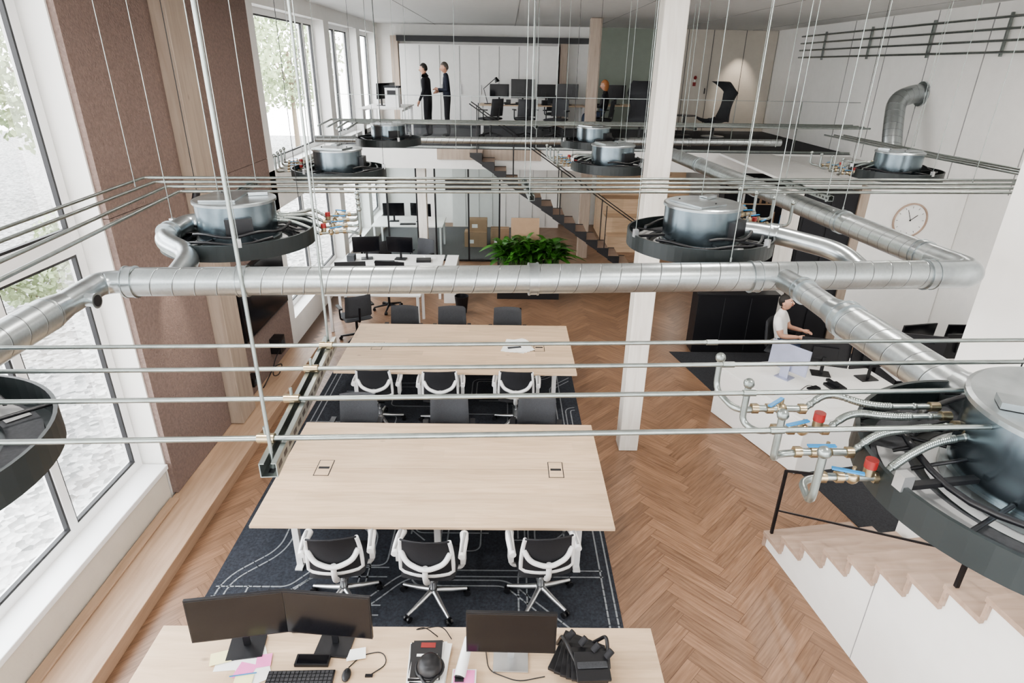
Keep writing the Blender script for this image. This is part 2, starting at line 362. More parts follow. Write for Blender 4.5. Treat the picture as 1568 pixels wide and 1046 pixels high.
def rug():
    m=M(); x0,x1,y0,y1=-2.72,1.08,3.62,8.75
    m.b2((x0,y0,0.001),(x1,y1,.010),RUGM)
    rnd=random.Random(11)
    dirs=[(1,0),(.7,.7),(0,1),(-.7,.7),(-1,0),(-.7,-.7),(0,-1),(.7,-.7)]
    def road(P,offs,rad=.18):
        Q=fillet([(p[0],p[1],0) for p in P],rad,6); D=[]
        for a,b in zip(Q[:-1],Q[1:]):
            nn=max(1,int((b-a).length/.08)); D+=[a.lerp(b,t/nn) for t in range(nn)]
        D.append(Q[-1])
        for o in offs:
            R=[]
            for j in range(len(D)):
                t=D[min(j+1,len(D)-1)]-D[max(j-1,0)]
                if t.length<1e-6: t=V((1,0,0))
                n=V((-t.y,t.x,0)).normalized(); R.append(D[j]+n*o)
            for a,b in zip(R[:-1],R[1:]):
                if not all(x0+.03<p.x<x1-.03 and y0+.03<p.y<y1-.03 for p in (a,b)): continue
                if (b-a).length<1e-5: continue
                n=(b-a); n=V((-n.y,n.x,0)).normalized()*.008; e=(b-a)*.05
                m.add([(q.x,q.y,.0125) for q in (a-n-e,b-n+e,b+n+e,a+n-e)],[(0,1,2,3)],RUGL)
    road([(1.0,3.5),(1.0,5.3),(.8,5.6),(.8,9)],(-.04,.04)); road([(.2,3.5),(.2,4.6),(.75,5.1),(.75,6.0),(.1,6.6),(.1,9)],(-.04,.04))
    road([(-2.6,3.5),(-2.6,4.4),(-2.2,4.8),(-2.2,5.6),(-2.6,6.1),(-2.6,9)],(-.04,.04)); road([(-3,4.05),(-1.3,4.05),(-.9,4.5),(1.3,4.5)],(-.04,.04)); road([(-3,6.3),(-1.6,6.3),(-1.2,6.8),(.5,6.8),(.8,7.1),(1.3,7.1)],(-.04,.04))
    for yy in (3.75,3.86,4.2,4.32): road([(-3,yy),(-2.0,yy),(-1.8,yy+.25),(-1.1,yy+.25)],(0,),.08)
    for i in range(40):
        x=rnd.uniform(x0,x1); y=rnd.uniform(y0,y1); k=rnd.choice([0,2,4,6,2,0]); P=[(x,y)]
        for s in range(rnd.randint(2,3)):
            l=rnd.uniform(.35,1.0); x+=dirs[k][0]*l; y+=dirs[k][1]*l; P.append((x,y)); k=(k+rnd.choice([-2,-1,1,2]))%8
        road(P,(-.035,.035) if i%3 else (0,),.10)
    m.obj('patterned_rug',recalc=False)
rug()
# ------------------------------------------------------------------ tables
def table(name,x0,x1,y0,y1,flaps=True):
    m=M(); z=.75; ym=(y0+y1)/2
    m.b2((x0,y0,z-.028),(x1,ym-.003,z),OAK); m.b2((x0,ym+.003,z-.028),(x1,y1,z),OAK)
    m.b2((x0+.01,ym-.01,z-.028),(x1-.01,ym+.01,z-.008),BLACK)
    for xx in (x0+.28,(x0+x1)/2,x1-.28):
        for yy in (y0+.30,y1-.24): m.box((xx,yy,.36),(.06,.06,.70),PLAST)
        m.b2((xx-.03,y0+.14,z-.085),(xx+.03,y1-.14,z-.029),PLAST)
        m.b2((xx-.035,y0+.22,.012),(xx+.035,y0+.38,.03),PLAST); m.b2((xx-.035,y1-.3,.012),(xx+.035,y1-.18,.03),PLAST)
    m.b2((x0+.28,ym-.2,z-.13),(x1-.28,ym+.2,z-.10),BLACK)
    for xf in ((x0+.43,x1-.47) if flaps else ()):
        a,b=xf-.075,xf+.075
        m.b2((a-.003,ym-.133,z-.001),(b+.003,ym+.133,z+.0015),BLACK)
        m.b2((a+.006,ym-.124,z),(b-.006,ym+.124,z+.003),OAK); m.b2((a+.02,ym-.018,z+.002),(b-.02,ym+.018,z+.0045),BLACK)
    return m.obj(name,bevel=.003)
table('meeting_table',-2.24,1.01,4.30,6.03)
table('meeting_table',-2.27,.98,7.30,8.97)
table('meeting_table',-2.45,1.10,1.45,3.24,flaps=False)
# ------------------------------------------------------------------ chairs
def chair():
    m=M()   # faces +Y, back on -Y side
    for k in range(5):
        a=2*math.pi*k/5+.3; d=V((math.cos(a),math.sin(a),0))
        m.tube([V((0,0,.13))+d*.03,V((0,0,.10))+d*.16,V((0,0,.075))+d*.31],[.026,.022,.015],ALU,8)
        c=V((0,0,0))+d*.31; t=V((-d.y,d.x,0))
        for s in(-1,1): m.cyl(c+t*(.012*s)+V((0,0,.032)),c+t*(.030*s)+V((0,0,.032)),.030,BLACK,seg=12)
        m.cyl(c+V((0,0,.035)),c+V((0,0,.08)),.011,BLACK,seg=8)
    m.cyl((0,0,.10),(0,0,.24),.030,ALU); m.cyl((0,0,.24),(0,0,.40),.018,ALU)
    m.box((0,-.02,.41),(.20,.24,.05),BLACK)
    def seat(sgn,th):
        def fn(u,v):
            x=(u-.5)*2; y=(v-.5)*2
            e=(1-abs(x)**5)*(1-abs(y)**5); r=1-.07*(abs(x)*abs(y))**2
            return (x*.245*r,y*.235*r+.01,.465+sgn*(th*max(e,0)**.35)-(.02*y*y*y if y>0 else 0)+.012*x*x)
        return fn
    m.grid(seat(1,.028),14,14,MESHB); m.grid(seat(-1,.03),14,14,BLACK)
    def bk(off):
        def fn(u,v):
            x=(u-.5)*2; z=v; w=.225*(1-.10*z*z)
            return (x*w,-.245+.055*x*x-.05*z+.02*math.sin(z*math.pi)+off,.55+.40*z-.02*x*x*(z))
        return fn
    m.grid(bk(0),12,12,MESHB); m.grid(bk(-.012),12,12,MESHB)
    f=bk(-.006)
    path=[f(0,.98)]+[f(0,t) for t in(.8,.6,.4,.2,.05)]+[f(t,0) for t in(.08,.2,.35,.5,.65,.8,.92)]+[f(1,t) for t in(.05,.2,.4,.6,.8,.98)]
    m.tube(path,.019,PLAST,8)
    m.tube([f(t,.985) for t in(0,.1,.25,.5,.75,.9,1)],.009,MESHB,8)
    bow=[V(f(.02,.62))+V((0,-.012,0)),V(f(.14,.36))+V((0,-.035,0)),V(f(.5,.22))+V((0,-.05,0)),V(f(.86,.36))+V((0,-.035,0)),V(f(.98,.62))+V((0,-.012,0))]
    m.tube(bow,.024,PLAST,8,fil=.10)
    m.tube([(0,-.05,.41),(0,-.22,.43),(0,-.30,.55),V(f(.5,.3))+V((0,-.03,0))],[.03,.024],PLAST,8,fil=.07)
    for s in(-1,1):
        m.tube([(s*.10,0,.42),(s*.27,0,.42),(s*.285,-.01,.50),(s*.285,-.01,.66)],.020,PLAST,8,fil=.05)
        m.box((s*.285,-.01,.58),(.045,.075,.17),PLAST)
        m.tube([(s*.288,-.15,.672),(s*.29,-.05,.678),(s*.287,.06,.678),(s*.275,.14,.672)],[.030,.040],PLAST,10)
        m.tube([(s*.288,-.12,.700),(s*.285,.11,.706)],[.012,.016],LGREY,8)
    return m
cm=chair(); ch=cm.obj('office_chair',loc=(-1.43,4.19,.012),rz=.10)
for x,y,r in [(-.62,4.17,-.06),(.36,4.22,.14),(-1.67,7.22,0),(-.83,7.20,.05),(.17,7.22,-.05)]: inst(ch,'office_chair',(x,y,.012),r)
def darkchair():
    m=M()
    for k in range(5):
        a=2*math.pi*k/5+.1; d=V((math.cos(a),math.sin(a),0))
        m.tube([V((0,0,.12))+d*.03,V((0,0,.07))+d*.30],[.025,.016],BLACK,8)
        c=d*.30; t=V((-d.y,d.x,0)); m.cyl(c+t*-.025+V((0,0,.032)),c+t*.025+V((0,0,.032)),.030,BLACK,seg=12)
        m.cyl(c+V((0,0,.03)),c+V((0,0,.075)),.010,BLACK,seg=8)
    m.cyl((0,0,.08),(0,0,.42),.024,BLACK)
    def seat(sgn,th):
        def fn(u,v):
            x=(u-.5)*2; y=(v-.5)*2; e=(1-abs(x)**6)*(1-abs(y)**6)
            return (x*.24,y*.23+.01,.455+sgn*(th*max(e,0)**.35))
        return fn
    m.grid(seat(1,.035),14,14,GREYM); m.grid(seat(-1,.03),14,14,GREYM)
    def bk(s):
        def fn(u,v):
            x=(u-.5)*2; z=v; e=max((1-abs(x)**6)*(1-abs(2*z-1)**6),0)**.35
            return (x*.235*(1-.06*z),-.235+.05*x*x-.05*z+s*.022*e,.52+.40*z)
        return fn
    m.grid(bk(1),12,12,GREYM); m.grid(bk(-1),12,12,GREYM)
    m.tube([(0,-.02,.42),(0,-.25,.43),(0,-.285,.70)],[.022,.016],BLACK,8,fil=.06)
    for s in(-1,1):
        m.tube([(s*.12,0,.43),(s*.27,0,.43),(s*.275,0,.65)],.015,BLACK,8,fil=.05)
        m.box((s*.275,0,.665),(.06,.24,.025),BLACK)
    return m
dm=darkchair(); dc=dm.obj('task_chair',loc=(-1.72,6.14,.012),rz=math.pi,bevel=0)
for x,y,r in [(-.63,6.12,3.2),(.38,6.15,3.05),(-1.63,9.08,3.1),(-.84,9.08,3.2),(.05,9.06,3.14),(-2.6,10.0,.5),(-1.9,13.3,2.6),(-2.9,13.5,.4),(-2.3,11.5,3.3)]:
    inst(dc,'task_chair',(x,y,.012 if y<8.6 else 0.0),r)
# ------------------------------------------------------------------ desk items
def monitor(name,x,y,z,rz,w=.60,h=.345,tilt=-.06,zb=.15,sm=BLACK):
    m=M(); T=Matrix.Translation((x,y,z))@Matrix.Rotation(rz,4,'Z'); m.T=T
    m.box((0,0,zb+h/2),(w,.022,h),BLACK,rx=tilt); m.box((0,-.0125,zb+h/2),(w-.016,.002,h-.02),SCREEN,rx=tilt)
    m.box((0,.03,zb+h/2),(w*.5,.035,h*.45),BLACK,rx=tilt)
    m.box((0,.055,zb*.5+.07),(.045,.015,zb+.14),sm); m.box((0,.03,.0065),(.24,.18,.012),sm)
    return m.obj(name,bevel=.003)
monitor('computer_monitor',-1.77,3.02,.751,.15,.63,.36,zb=.165); monitor('computer_monitor',-1.17,3.04,.751,-.09,.60,.36,zb=.165)
monitor('computer_monitor',.07,2.93,.751,-.02,h=.34,zb=.145,sm=ALU)
def keyboard(name,x,y,rz,z=.751):
    m=M(); m.T=Matrix.Translation((x,y,z))@Matrix.Rotation(rz,4,'Z')
    m.box((0,0,.008),(.44,.14,.015),BLACK)
    for r in range(5):
        for c in range(15): m.box((-.20+c*.0285,-.052+r*.026,.018),(.023,.021,.006),KEYS)
    m.obj(name,bevel=0)
keyboard('keyboard',-1.33,2.80,.03)
def mouse(name,x,y,z=.751):
    m=M(); m.sph((x,y,z+.012),(.030,.052,.022),BLACK,14); m.box((x,y+.02,z+.032),(.004,.02,.004),GREYM); m.obj(name)
mouse('computer_mouse',-1.03,2.84)
m=M(); m.b2((-1.40,2.905,.751),(-1.17,2.99,.775),BLACK); m.b2((-1.39,2.915,.775),(-1.18,2.98,.7765),SCREEN); m.obj('docking_device',bevel=.004)
m=M()
for i,(x,y,r,s,mt) in enumerate([(-1.84,2.95,.1,(.2,.15),PAPER),(-1.68,2.90,.5,(.21,.28),PAPER),(-1.72,2.87,-.2,(.12,.12),PINK),(-1.62,2.95,.2,(.10,.10),PINK),(-1.92,2.97,.3,(.14,.10),YEL),(-1.70,2.79,.1,(.12,.1),YEL),(-1.0,3.0,.2,(.13,.09),PAPER)]):
    m.box((x,y,.7525+i*.0016),(s[0],s[1],.0012),mt,rz=r)
m.tube([(-1.80,2.82,.768),(-1.63,2.85,.768)],.004,BLUE,6)
m.obj('loose_notes_and_papers')
m=M()
for i,(r,mt,s,dx) in enumerate([(.05,PAPER,(.26,.36),0),(-.06,PAPER,(.25,.33),.02),(.1,BLACK,(.23,.32),0),(-.1,PAPER,(.23,.31),.03),(.04,BLACK,(.21,.29),-.01),(-.05,PAPER,(.20,.28),0),(.03,BLACK,(.20,.28),0)]):
    m.box((-.50+dx,2.92,.757+i*.011),(s[0],s[1],.0105),mt,rz=r)
m.b2((-.55,3.0,.829),(-.45,3.04,.8305),RED); m.b2((-.57,2.93,.829),(-.43,2.95,.8305),PAPER); m.obj('magazine_stack')
m=M(); c=(-.47,2.84,.830)
m.lathe([(.001,.085),(.045,.082),(.075,.06),(.088,.0)],c,BLACK,24,True,cap=False)
m.tube([V(c)+V((-.06,-.06,.012)),V(c)+V((0,-.14,.004)),V(c)+V((.06,-.06,.012))],.012,BLACK,8,fil=.06)
m.tube([V(c)+V((.09*math.cos(a),.09*math.sin(a),.008)) for a in [k*2*math.pi/24 for k in range(25)]],.010,BLACK,8)
m.obj('black_cap')
m=M(); m.cyl((-.27,2.80,.80),(-.22,3.02,.88),.040,PLAST,.032,20); m.sph((-.22,3.02,.88),.033,PLAST,14); m.cyl((-.27,2.80,.80),(-.272,2.79,.797),.034,BLACK,seg=16)
m.b2((-.32,2.74,.751),(-.16,2.86,.80),PLAST); m.b2((-.31,2.75,.80),(-.17,2.85,.803),PINK); m.b2((-.30,2.76,.803),(-.24,2.82,.812),BLACK); m.obj('barcode_scanner',bevel=.004)
m=M()
for i in range(6):
    m.box((.53+.015*i,2.98-.035*i,.766+i*.027),(.30-.015*i,.34-.03*i,.025),BLACK,rz=-.45+.10*i,rx=.05*i)
    m.box((.53+.015*i,2.98-.035*i,.781+i*.027),(.20,.05,.008),GREYM,rz=-.45+.10*i)
for s in (-1,1): m.tube([(.52+.12*s,3.08,.78),(.57+.15*s,2.98,.98),(.62+.10*s,2.82,.86)],.013,BLACK,8,fil=.05)
for k in range(4): m.cyl((.46+.08*k,3.0-.05*k,.93),(.50+.08*k,3.02-.05*k,.97),.022,MESHB,seg=12)
m.obj('black_equipment_bag',bevel=.006)
m=M()
for P in [[(-1.2,3.16,.756),(-1.32,3.18,.756),(-1.15,3.2,.756),(-1.0,3.17,.756),(-.95,3.18,.756)],[(-1.03,2.90,.756),(-.96,3.0,.756),(-.82,3.03,.756),(-.77,2.93,.756),(-.88,2.84,.756)],[(-.12,3.15,.756),(-.08,2.88,.756),(.12,2.80,.756),(.30,2.84,.756)],[(-.45,3.15,.756),(-.55,3.2,.80),(-.62,3.14,.83),(-.42,3.21,.80),(-.35,3.13,.756)],[(-1.5,3.18,.756),(-1.42,3.15,.79),(-1.3,3.2,.756)]]:
    m.tube(P,.0038,BLACK,6,fil=.06)
m.box((-.88,2.84,.757),(.05,.02,.01),BLACK); m.obj('desk_cables')
m=M()
for i in range(5): m.box((.16+.02*i,8.18,.7515+.003*i),(.34-.02*i,.44,.002),PAPER,rz=.15*i-.2)
m.box((.18,8.22,.7665),(.2,.1,.001),RED,rz=.2); m.box((.15,8.1,.7665),(.2,.06,.001),GREYM,rz=.2); m.obj('newspaper')
# ------------------------------------------------------------------ ceiling service islands
UR=.48
def island():
    m=M()
    m.ring((0,0,0),UR-.012,UR,0,.10,SLATE,64)
    m.ring((0,0,0),.30,UR-.012,.0,.012,SLATE,64)
    m.ring((0,0,0),.33,.43,.012,.03,GREYM,48)
    for a0,a1 in ((.3,1.2),(1.9,2.9),(4.2,5.3)):
        n=8; vs=[]
        for j in range(n+1):
            a=a0+(a1-a0)*j/n
            for r in (.345,.415): vs.append((r*math.cos(a),r*math.sin(a),.034))
        m.add(vs,[(2*j,2*j+1,2*j+3,2*j+2) for j in range(n)],LGREY)
    m.lathe([(.001,.005),(.30,.005)],(0,0,0),PLAST,40,cap=False)
    m.lathe([(.245,.012),(.245,.27)],(0,0,0),DRUM,64,smooth=True,cap=False)
    m.lathe([(.245,.27),(.256,.272),(.256,.287),(.245,.292),(.001,.292)],(0,0,0),GALVP,64,cap=False)
    m.ring((0,0,0),.24,.262,.01,.05,GALVP,48)
    m.box((-.06,-.01,.299),(.22,.30,.012),GALVP,rz=.1); m.box((.12,.10,.304),(.12,.06,.02),GALVP,rz=.3)
    m.cyl((-.12,.10,.303),(-.12,.10,.312),.006,BLACK,seg=8); m.cyl((.0,-.12,.303),(.0,-.12,.312),.006,BLACK,seg=8)
    m.box((.10,-.225,.16),(.16,.06,.10),BLACK,rz=.4)
    for k in range(6):
        a=k*math.pi/3+.2; d=V((math.cos(a),math.sin(a),0)); m.tube([d*.25+V((0,0,.07)),d*.47+V((0,0,.07))],.007,BLACK,6)
    for k in range(3):
        a=k*2*math.pi/3+.9; d=V((math.cos(a),math.sin(a),0)); m.box(d*.47+V((0,0,.11)),(.03,.03,.05),ALU,rz=a)
        m.box(d*.36+V((0,0,.09)),(.20,.02,.015),BLACK,rz=a)
    for r0,zz,a0,a1 in[(.36,.10,.3,2.6),(.40,.09,3.3,5.6),(.33,.12,4.2,6.4)]:
        m.tube([V((r0*math.cos(a0+(a1-a0)*t/14),r0*math.sin(a0+(a1-a0)*t/14),zz+.01*math.sin(t))) for t in range(15)],.010,BLACK,6)
    return m
im=island(); UZ=3.40
isl=[(-1.76,4.02),(1.31,4.08),(-1.76,6.65),(1.24,7.42),(4.44,7.16),(-1.80,1.42),(1.64,1.47),(-1.76,9.6),(1.30,9.7)]
irz=[0,.4,1.2,.2,2,.6,2.4,.1,.5,1]
iso=None
for i,(x,y) in enumerate(isl):
    if iso is None: iso=im.obj('round_climate_island',loc=(x,y,UZ))
    else:
        o=inst(iso,'round_climate_island',(x,y,UZ),irz[i])
        if i==6: o.scale=(1.14,1.14,.98); o.location.z=3.36
def valves(x,y,z,sx=1,rz=0):
    m=M(); m.T=Matrix.Translation((x,y,z))@Matrix.Rotation(rz,4,'Z')@Matrix.Scale(sx,4,(1,0,0))
    for i in range(4):
        yy=.19*i-.28; x0=-.36-.03*i; k=.55; zz=.0+.015*i
        m.tube([(x0,yy,.17),(x0,yy,zz),(x0+.03,yy*k,zz-.01),(x0+.12,yy*k,zz)],.011,PIPE,8,fil=.045)
        m.sph((x0,yy,.17),.018,PIPE,10)
        for xx in (.08,.13,.24): m.cyl((x0+xx,yy*k,zz),(x0+xx+.022,yy*k,zz),.018,BRASS,seg=6)
        m.cyl((x0+.09,yy*k,zz),(x0+.25,yy*k,zz),.012,PIPE,seg=10); m.sph((x0+.18,yy*k,zz),.021,BRASS,10)
        m.box((x0+.15,yy*k-.02,zz+.036),(.085,.013,.005),BLUE,rz=.35*(i-1)); m.cyl((x0+.18,yy*k,zz),(x0+.18,yy*k,zz+.036),.006,BRASS,seg=6)
        if i in(0,2):
            m.cyl((x0+.225,yy*k,zz+.01),(x0+.225,yy*k,zz+.035),.016,BRASS,seg=10); m.cyl((x0+.225,yy*k,zz+.035),(x0+.225,yy*k,zz+.062),.018,RED,seg=12)
        P=fillet([(x0+.26,yy*k,zz),(x0+.34,yy*k+.03,zz+.05),(x0+.44,yy*.35,.09),(.20,yy*.3,.10)],.06,8)
        m.tube(P,.010,PIPE,8)
        for j in range(len(P)-1):
            for t in (0,.5): m.sph(P[j].lerp(P[j+1],t),.0125,PIPE,8)
        m.cyl((.17,yy*.3,.10),(.20,yy*.3,.10),.016,BRASS,seg=8)
        m.tube([(.02,yy*.5+.03,.0),(.12,yy*.5,.05),(.2,yy*.4,.04)],.006,BLACK,6,fil=.04)
    m.obj('valve_manifold')
valves(1.20,1.62,3.42); valves(-1.42,4.22,3.44,-1,.4); valves(1.62,4.5,3.46,-1,.5); valves(-2.05,6.9,3.44,1,0); valves(.95,7.6,3.44,1,0); valves(4.1,7.3,3.44,1,0)
# ------------------------------------------------------------------ ducts
def collar(m,p,d,r):
    d=V(d).normalized(); p=V(p); m.tube([p-d*.025,p+d*.025],r+.006,GALVP,24)
    m.tube([p-d*.028,p-d*.020],r+.010,GALVP,24); m.tube([p+d*.020,p+d*.028],r+.010,GALVP,24)
def mainduct():
    m=M(); z=3.40; r=.084; dy=-.045
    A=V((-2.02,3.22+dy,z)); B=V((.16,3.36+dy,z)); D=V((2.33,8.9,z))
    m.tube([A,B],r*.93,GALV,28)
    m.tube([B,V((2.55,3.545+dy,z))],r,GALV,28)
    m.tube([V((2.53,3.545+dy,z)),V((2.80,3.56+dy,z)),V((2.82,3.62,z)),V((2.785,3.85,z))],r,GALVP,28,fil=.18,n=8)
    m.tube([V((2.785,3.84,z)),D],r,GALV,28)
    dx=(V((2.7,3.56,z))-A)
    for t in (0.0,.27): collar(m,A.lerp(B,t),dx,r*.93)
    collar(m,B,dx,r); collar(m,(1.45,3.455+dy,z),dx,r); collar(m,(2.53,3.543+dy,z),dx,r)
    dd=D-V((2.785,3.85,z))
    for t in (.02,.2,.5,.8): collar(m,V((2.785,3.85,z)).lerp(D,t),dd,r)
    m.tube([(-2.0,3.18,z),(-2.12,3.17,z),(-2.17,3.13,z),(-2.16,2.99,z)],.062,GALVP,24,fil=.10,n=8)
    m.tube([(-2.16,3.0,z),(-2.15,2.80,z)],.062,GALVP,24); m.tube([(-2.15,2.81,z),(-2.145,2.68,z)],[.064,.082],GALVP,24); 
    m.tube([(-2.145,2.70,z),(-2.10,1.75,z),(-1.95,1.55,z)],.080,GALV,24,fil=.2)
    m.tube([(-2.16,2.92,z),(-2.05,2.91,z-.01)],.034,GALVP,16); m.tube([(-2.055,2.91,z-.01),(-2.045,2.91,z-.01)],[.040,.040],GALVP,16); m.tube([(-2.044,2.91,z-.01),(-2.042,2.91,z-.01)],.030,BLACK,16)
    m.tube([(-1.93,4.12,3.50),(-2.14,4.13,3.50),(-2.14,3.75,3.48),(-1.86,3.55,3.44),(-1.82,3.25,z)],.062,GALVP,22,fil=.13,n=7)
    collar(m,(-2.14,3.86,3.495),(0,1,0.1),.062)
    m.tube([(1.5,4.1,3.52),(1.78,4.05,3.50),(2.12,3.75,3.46),(2.15,3.50,z)],.060,GALVP,22,fil=.14,n=7)
    collar(m,(1.80,4.03,3.50),(1,-.7,0),.060)
    m.tube([(1.60,3.43,z),(1.64,3.15,z)],.062,GALVP,24); m.tube([(1.64,3.15,z),(1.65,2.84,z)],.062,GALV,24); collar(m,(1.637,3.17,z),(0,1,0),.062)
    m.tube([(1.65,2.88,z),(1.66,2.76,z)],[.064,.084],GALVP,24); m.tube([(1.66,2.77,z),(1.72,1.95,z)],.084,GALV,28); collar(m,(1.66,2.74,z),(0,1,0),.084)
    m.tube([(1.72,2.02,z),(1.70,1.68,z+.05)],.088,GALVP,24)
    m.tube([(-3.0,10.1,z),(4.55,10.62,z)],.055,GALV,20)
    for x in(-1,1,3): collar(m,(x,10.1+(x+3)*.0689,z),(9.6,.65,0),.055)
    m.obj('spiral_air_duct')
    m=M(); m.tube([(6.9,11.3,3.0),(6.9,11.5,3.5),(7.0,11.8,4.05),(7.35,11.9,4.15),(7.499,11.9,4.15)],.16,GALV,24,fil=.3,n=8); m.tube([(6.9,11.1,2.85),(6.9,11.3,3.05)],.17,GALVP,24); m.tube([(7.46,11.9,4.15),(7.497,11.9,4.15)],.21,GALVP,24)
    m.obj('wall_duct_riser')
mainduct()
# ------------------------------------------------------------------ small pipes
m=M(); z=3.60; s=.0466
for y in (1.98,1.80,1.605,1.395):
    m.tube([(-2.95,y-2.95*s,z),(3.30,y+3.30*s,z)],.0078,PIPE,8)
    for x in (-1.9,.75,2.4): m.tube([(x-.02,y+(x-.02)*s,z),(x+.02,y+(x+.02)*s,z)],.0105,PIPE,8)
m.obj('sprinkler_pipes')
m=M()
for k in range(4):
    cx=-3.02+.19*k; cy=5.25-.19*k; sl=.07
    m.tube([(cx+.30,cy-4.2 if k<2 else cy-2.9,z),(cx,cy,z),(7.4,cy+(7.4-cx)*sl,z)],.012,PIPE,8,fil=.05)
for k in range(4):
    cx=-3.05+.19*k; cy=11.3-.19*k
    m.tube([(cx+.12,cy-1.2,z),(cx,cy,z),(6.3,cy+(6.3-cx)*.05,z)],.016,PIPE,8,fil=.05)
for k in range(3):
    m.tube([(4.9+.15*k,9.9,z),(4.95+.15*k,7.6,z),(5.1+.15*k,5.9,z)],.012,PIPE,8,fil=.1)
m.obj('heating_pipe_bundle')
m=M()
for zz in (5.28,5.12,4.96,4.80): m.tube([(7.42,17.2,zz),(7.42,4.9,zz)],.018,PIPE,8)
for y in (16,14,12,10.2,8.4): m.box((7.455,y,5.04),(.04,.03,.6),PIPE)
m.obj('wall_pipe_run')
def strut(m,a,b,mat=PIPE):
    a=V(a);b=V(b); d=(b-a); L=d.length; d.normalize(); n=V((-d.y,d.x,0)).normalized(); w=.0205
    up=V((0,0,1))
    def pl(c0,sx,sz):
        vs=[]
        for t in (0,L):
            for i in(-1,1):
                for j in(-1,1): vs.append(a+d*t+n*(c0[0]+i*sx)+up*(c0[1]+j*sz))
        m.add(vs,[(0,1,3,2),(4,6,7,5),(0,4,5,1),(2,3,7,6),(0,2,6,4),(1,5,7,3)],mat)
    pl((-w,-.0),.0013,.0205); pl((w,0),.0013,.0205); pl((0,-.0195),w,.0013); pl((-w+.006,.0195),.006,.0013); pl((w-.006,.0195),.006,.0013)
    k=.03
    while k<L-.02:
        c=a+d*k; m.box(c+up*-.0176,(.014,.030,.001),BLACK,rz=math.atan2(d.y,d.x)+math.pi/2); 
        m.box(c+n*.0218,(.028,.0008,.014),BLACK,rz=math.atan2(d.y,d.x)); m.box(c-n*.0218,(.028,.0008,.014),BLACK,rz=math.atan2(d.y,d.x)); k+=.05
m=M(); strut(m,(-.585,1.27,3.568),(-.635,2.05,3.568))
for y in(1.98,1.80,1.605,1.395):
    yy=y-.6*s; m.tube([(-.62-.022,yy+.0,3.6),(-.62+.022,yy,3.6)],.0135,BRASS,10); m.cyl((-.62,yy,3.61),(-.62,yy,3.635),.005,PIPE,seg=6)
m.obj('strut_channel')
for x,y in [(-2.05,4.85),(.2,5.2),(2.6,5.35),(4.9,5.5),(-2.2,11.1),(.5,11.2),(3.2,11.35)]:
    m=M(); strut(m,(x,y-.42,3.568),(x-.05,y+.42,3.568)); m.obj('strut_channel')
m=M()
def rod(x,y,z0,r=.0055,mat=PIPE): m.tube([(x,y,z0),(x,y,CT)],r,mat,6); m.tube([(x,y,z0-.012),(x,y,z0+.012)],r*1.9,mat,6)
rod(-.588,1.31,3.55,.0050); rod(-.633,2.02,3.55,.0050)
for x,y in [(-2.05,4.85),(.2,5.2),(2.6,5.35),(4.9,5.5)]:
    for d in(-.38,.38): rod(x-.025*(1+d),y+d,3.55,.0038)
for x,y in [(-2.2,11.1),(.5,11.2),(3.2,11.35)]:
    for d in(-.38,.38): rod(x-.025*(1+d),y+d,3.55,.005)
for i,(x,y) in enumerate(isl):
    for k in range(3):
        if i in(5,6) and k==0: continue
        a=k*2*math.pi/3+.9+irz[i]; rod(x+.47*math.cos(a),y+.47*math.sin(a),UZ+.13,.0026,BLACK if (i+k)%4==0 else PIPE)
for x,y in [(-1.0,3.25),(1.3,3.41),(2.5,6.6),(2.70,4.9)]: rod(x,y,3.50,.0032)
for x,y in [(-2.9,4.9),(-2.75,2.9),(1.9,6.9),(-.6,7.6),(.6,8.0),(4.2,5.6),(3.5,8.3),(5.5,8.6)]: rod(x,y,3.6,.003)
m.obj('suspension_rods')
# ------------------------------------------------------------------ near staircase
def stairs():
    m=M(); S=V((2.71,4.93,0)); run=.27; ris=.17; n=16; w=.98
    def P(a,z,b=0): q=S+dS*a+wS*b; return V((q.x,q.y,z))
    for i in range(n):
        q=[P(i*run,0,.02),P((i+1)*run,0,.02),P((i+1)*run,(i+1)*ris-.04,.02),P(i*run,(i+1)*ris-.04,.02)]
        m.extr(q,wS*(w-.02),WHITE)
    for i in range(n):
        q=[P(i*run-.025,(i+1)*ris-.04,-.01),P((i+1)*run,(i+1)*ris-.04,-.01),P((i+1)*run,(i+1)*ris,-.01),P(i*run-.025,(i+1)*ris,-.01)]
        m.extr(q,wS*(w+.01),TREAD)
        q=[P(i*run-.014,i*ris,-.008),P(i*run+.012,i*ris,-.008),P(i*run+.012,(i+1)*ris-.04,-.008),P(i*run-.014,(i+1)*ris-.04,-.008)]
        m.extr(q,wS*(w+.008),TREAD)
    for a in (1.35,2.7,4.0):
        q=[P(a,0,.017),P(a+.006,0,.017),P(a+.006,min(n*ris,(a/run)*ris),.017),P(a,min(n*ris,(a/run)*ris),.017)]; m.extr(q,wS*.004,LGREY)
    b=.05
    def rp(a,h): return P(a,max(0,a/run*ris)+h,b)
    for a in (.02,1.90,3.6):
        zt=(int(a/run)+1)*ris; m.tube([P(a,zt if a>.02 else .0,b),rp(a,.93)],.018,BLACK,4,smooth=False)
    m.tube([rp(.02,.93),rp(4.2,.93)],.018,BLACK,4,smooth=False); m.tube([rp(.02,.45),rp(4.2,.45)],.011,BLACK,4,smooth=False)
    m.obj('staircase',bevel=0)
stairs()
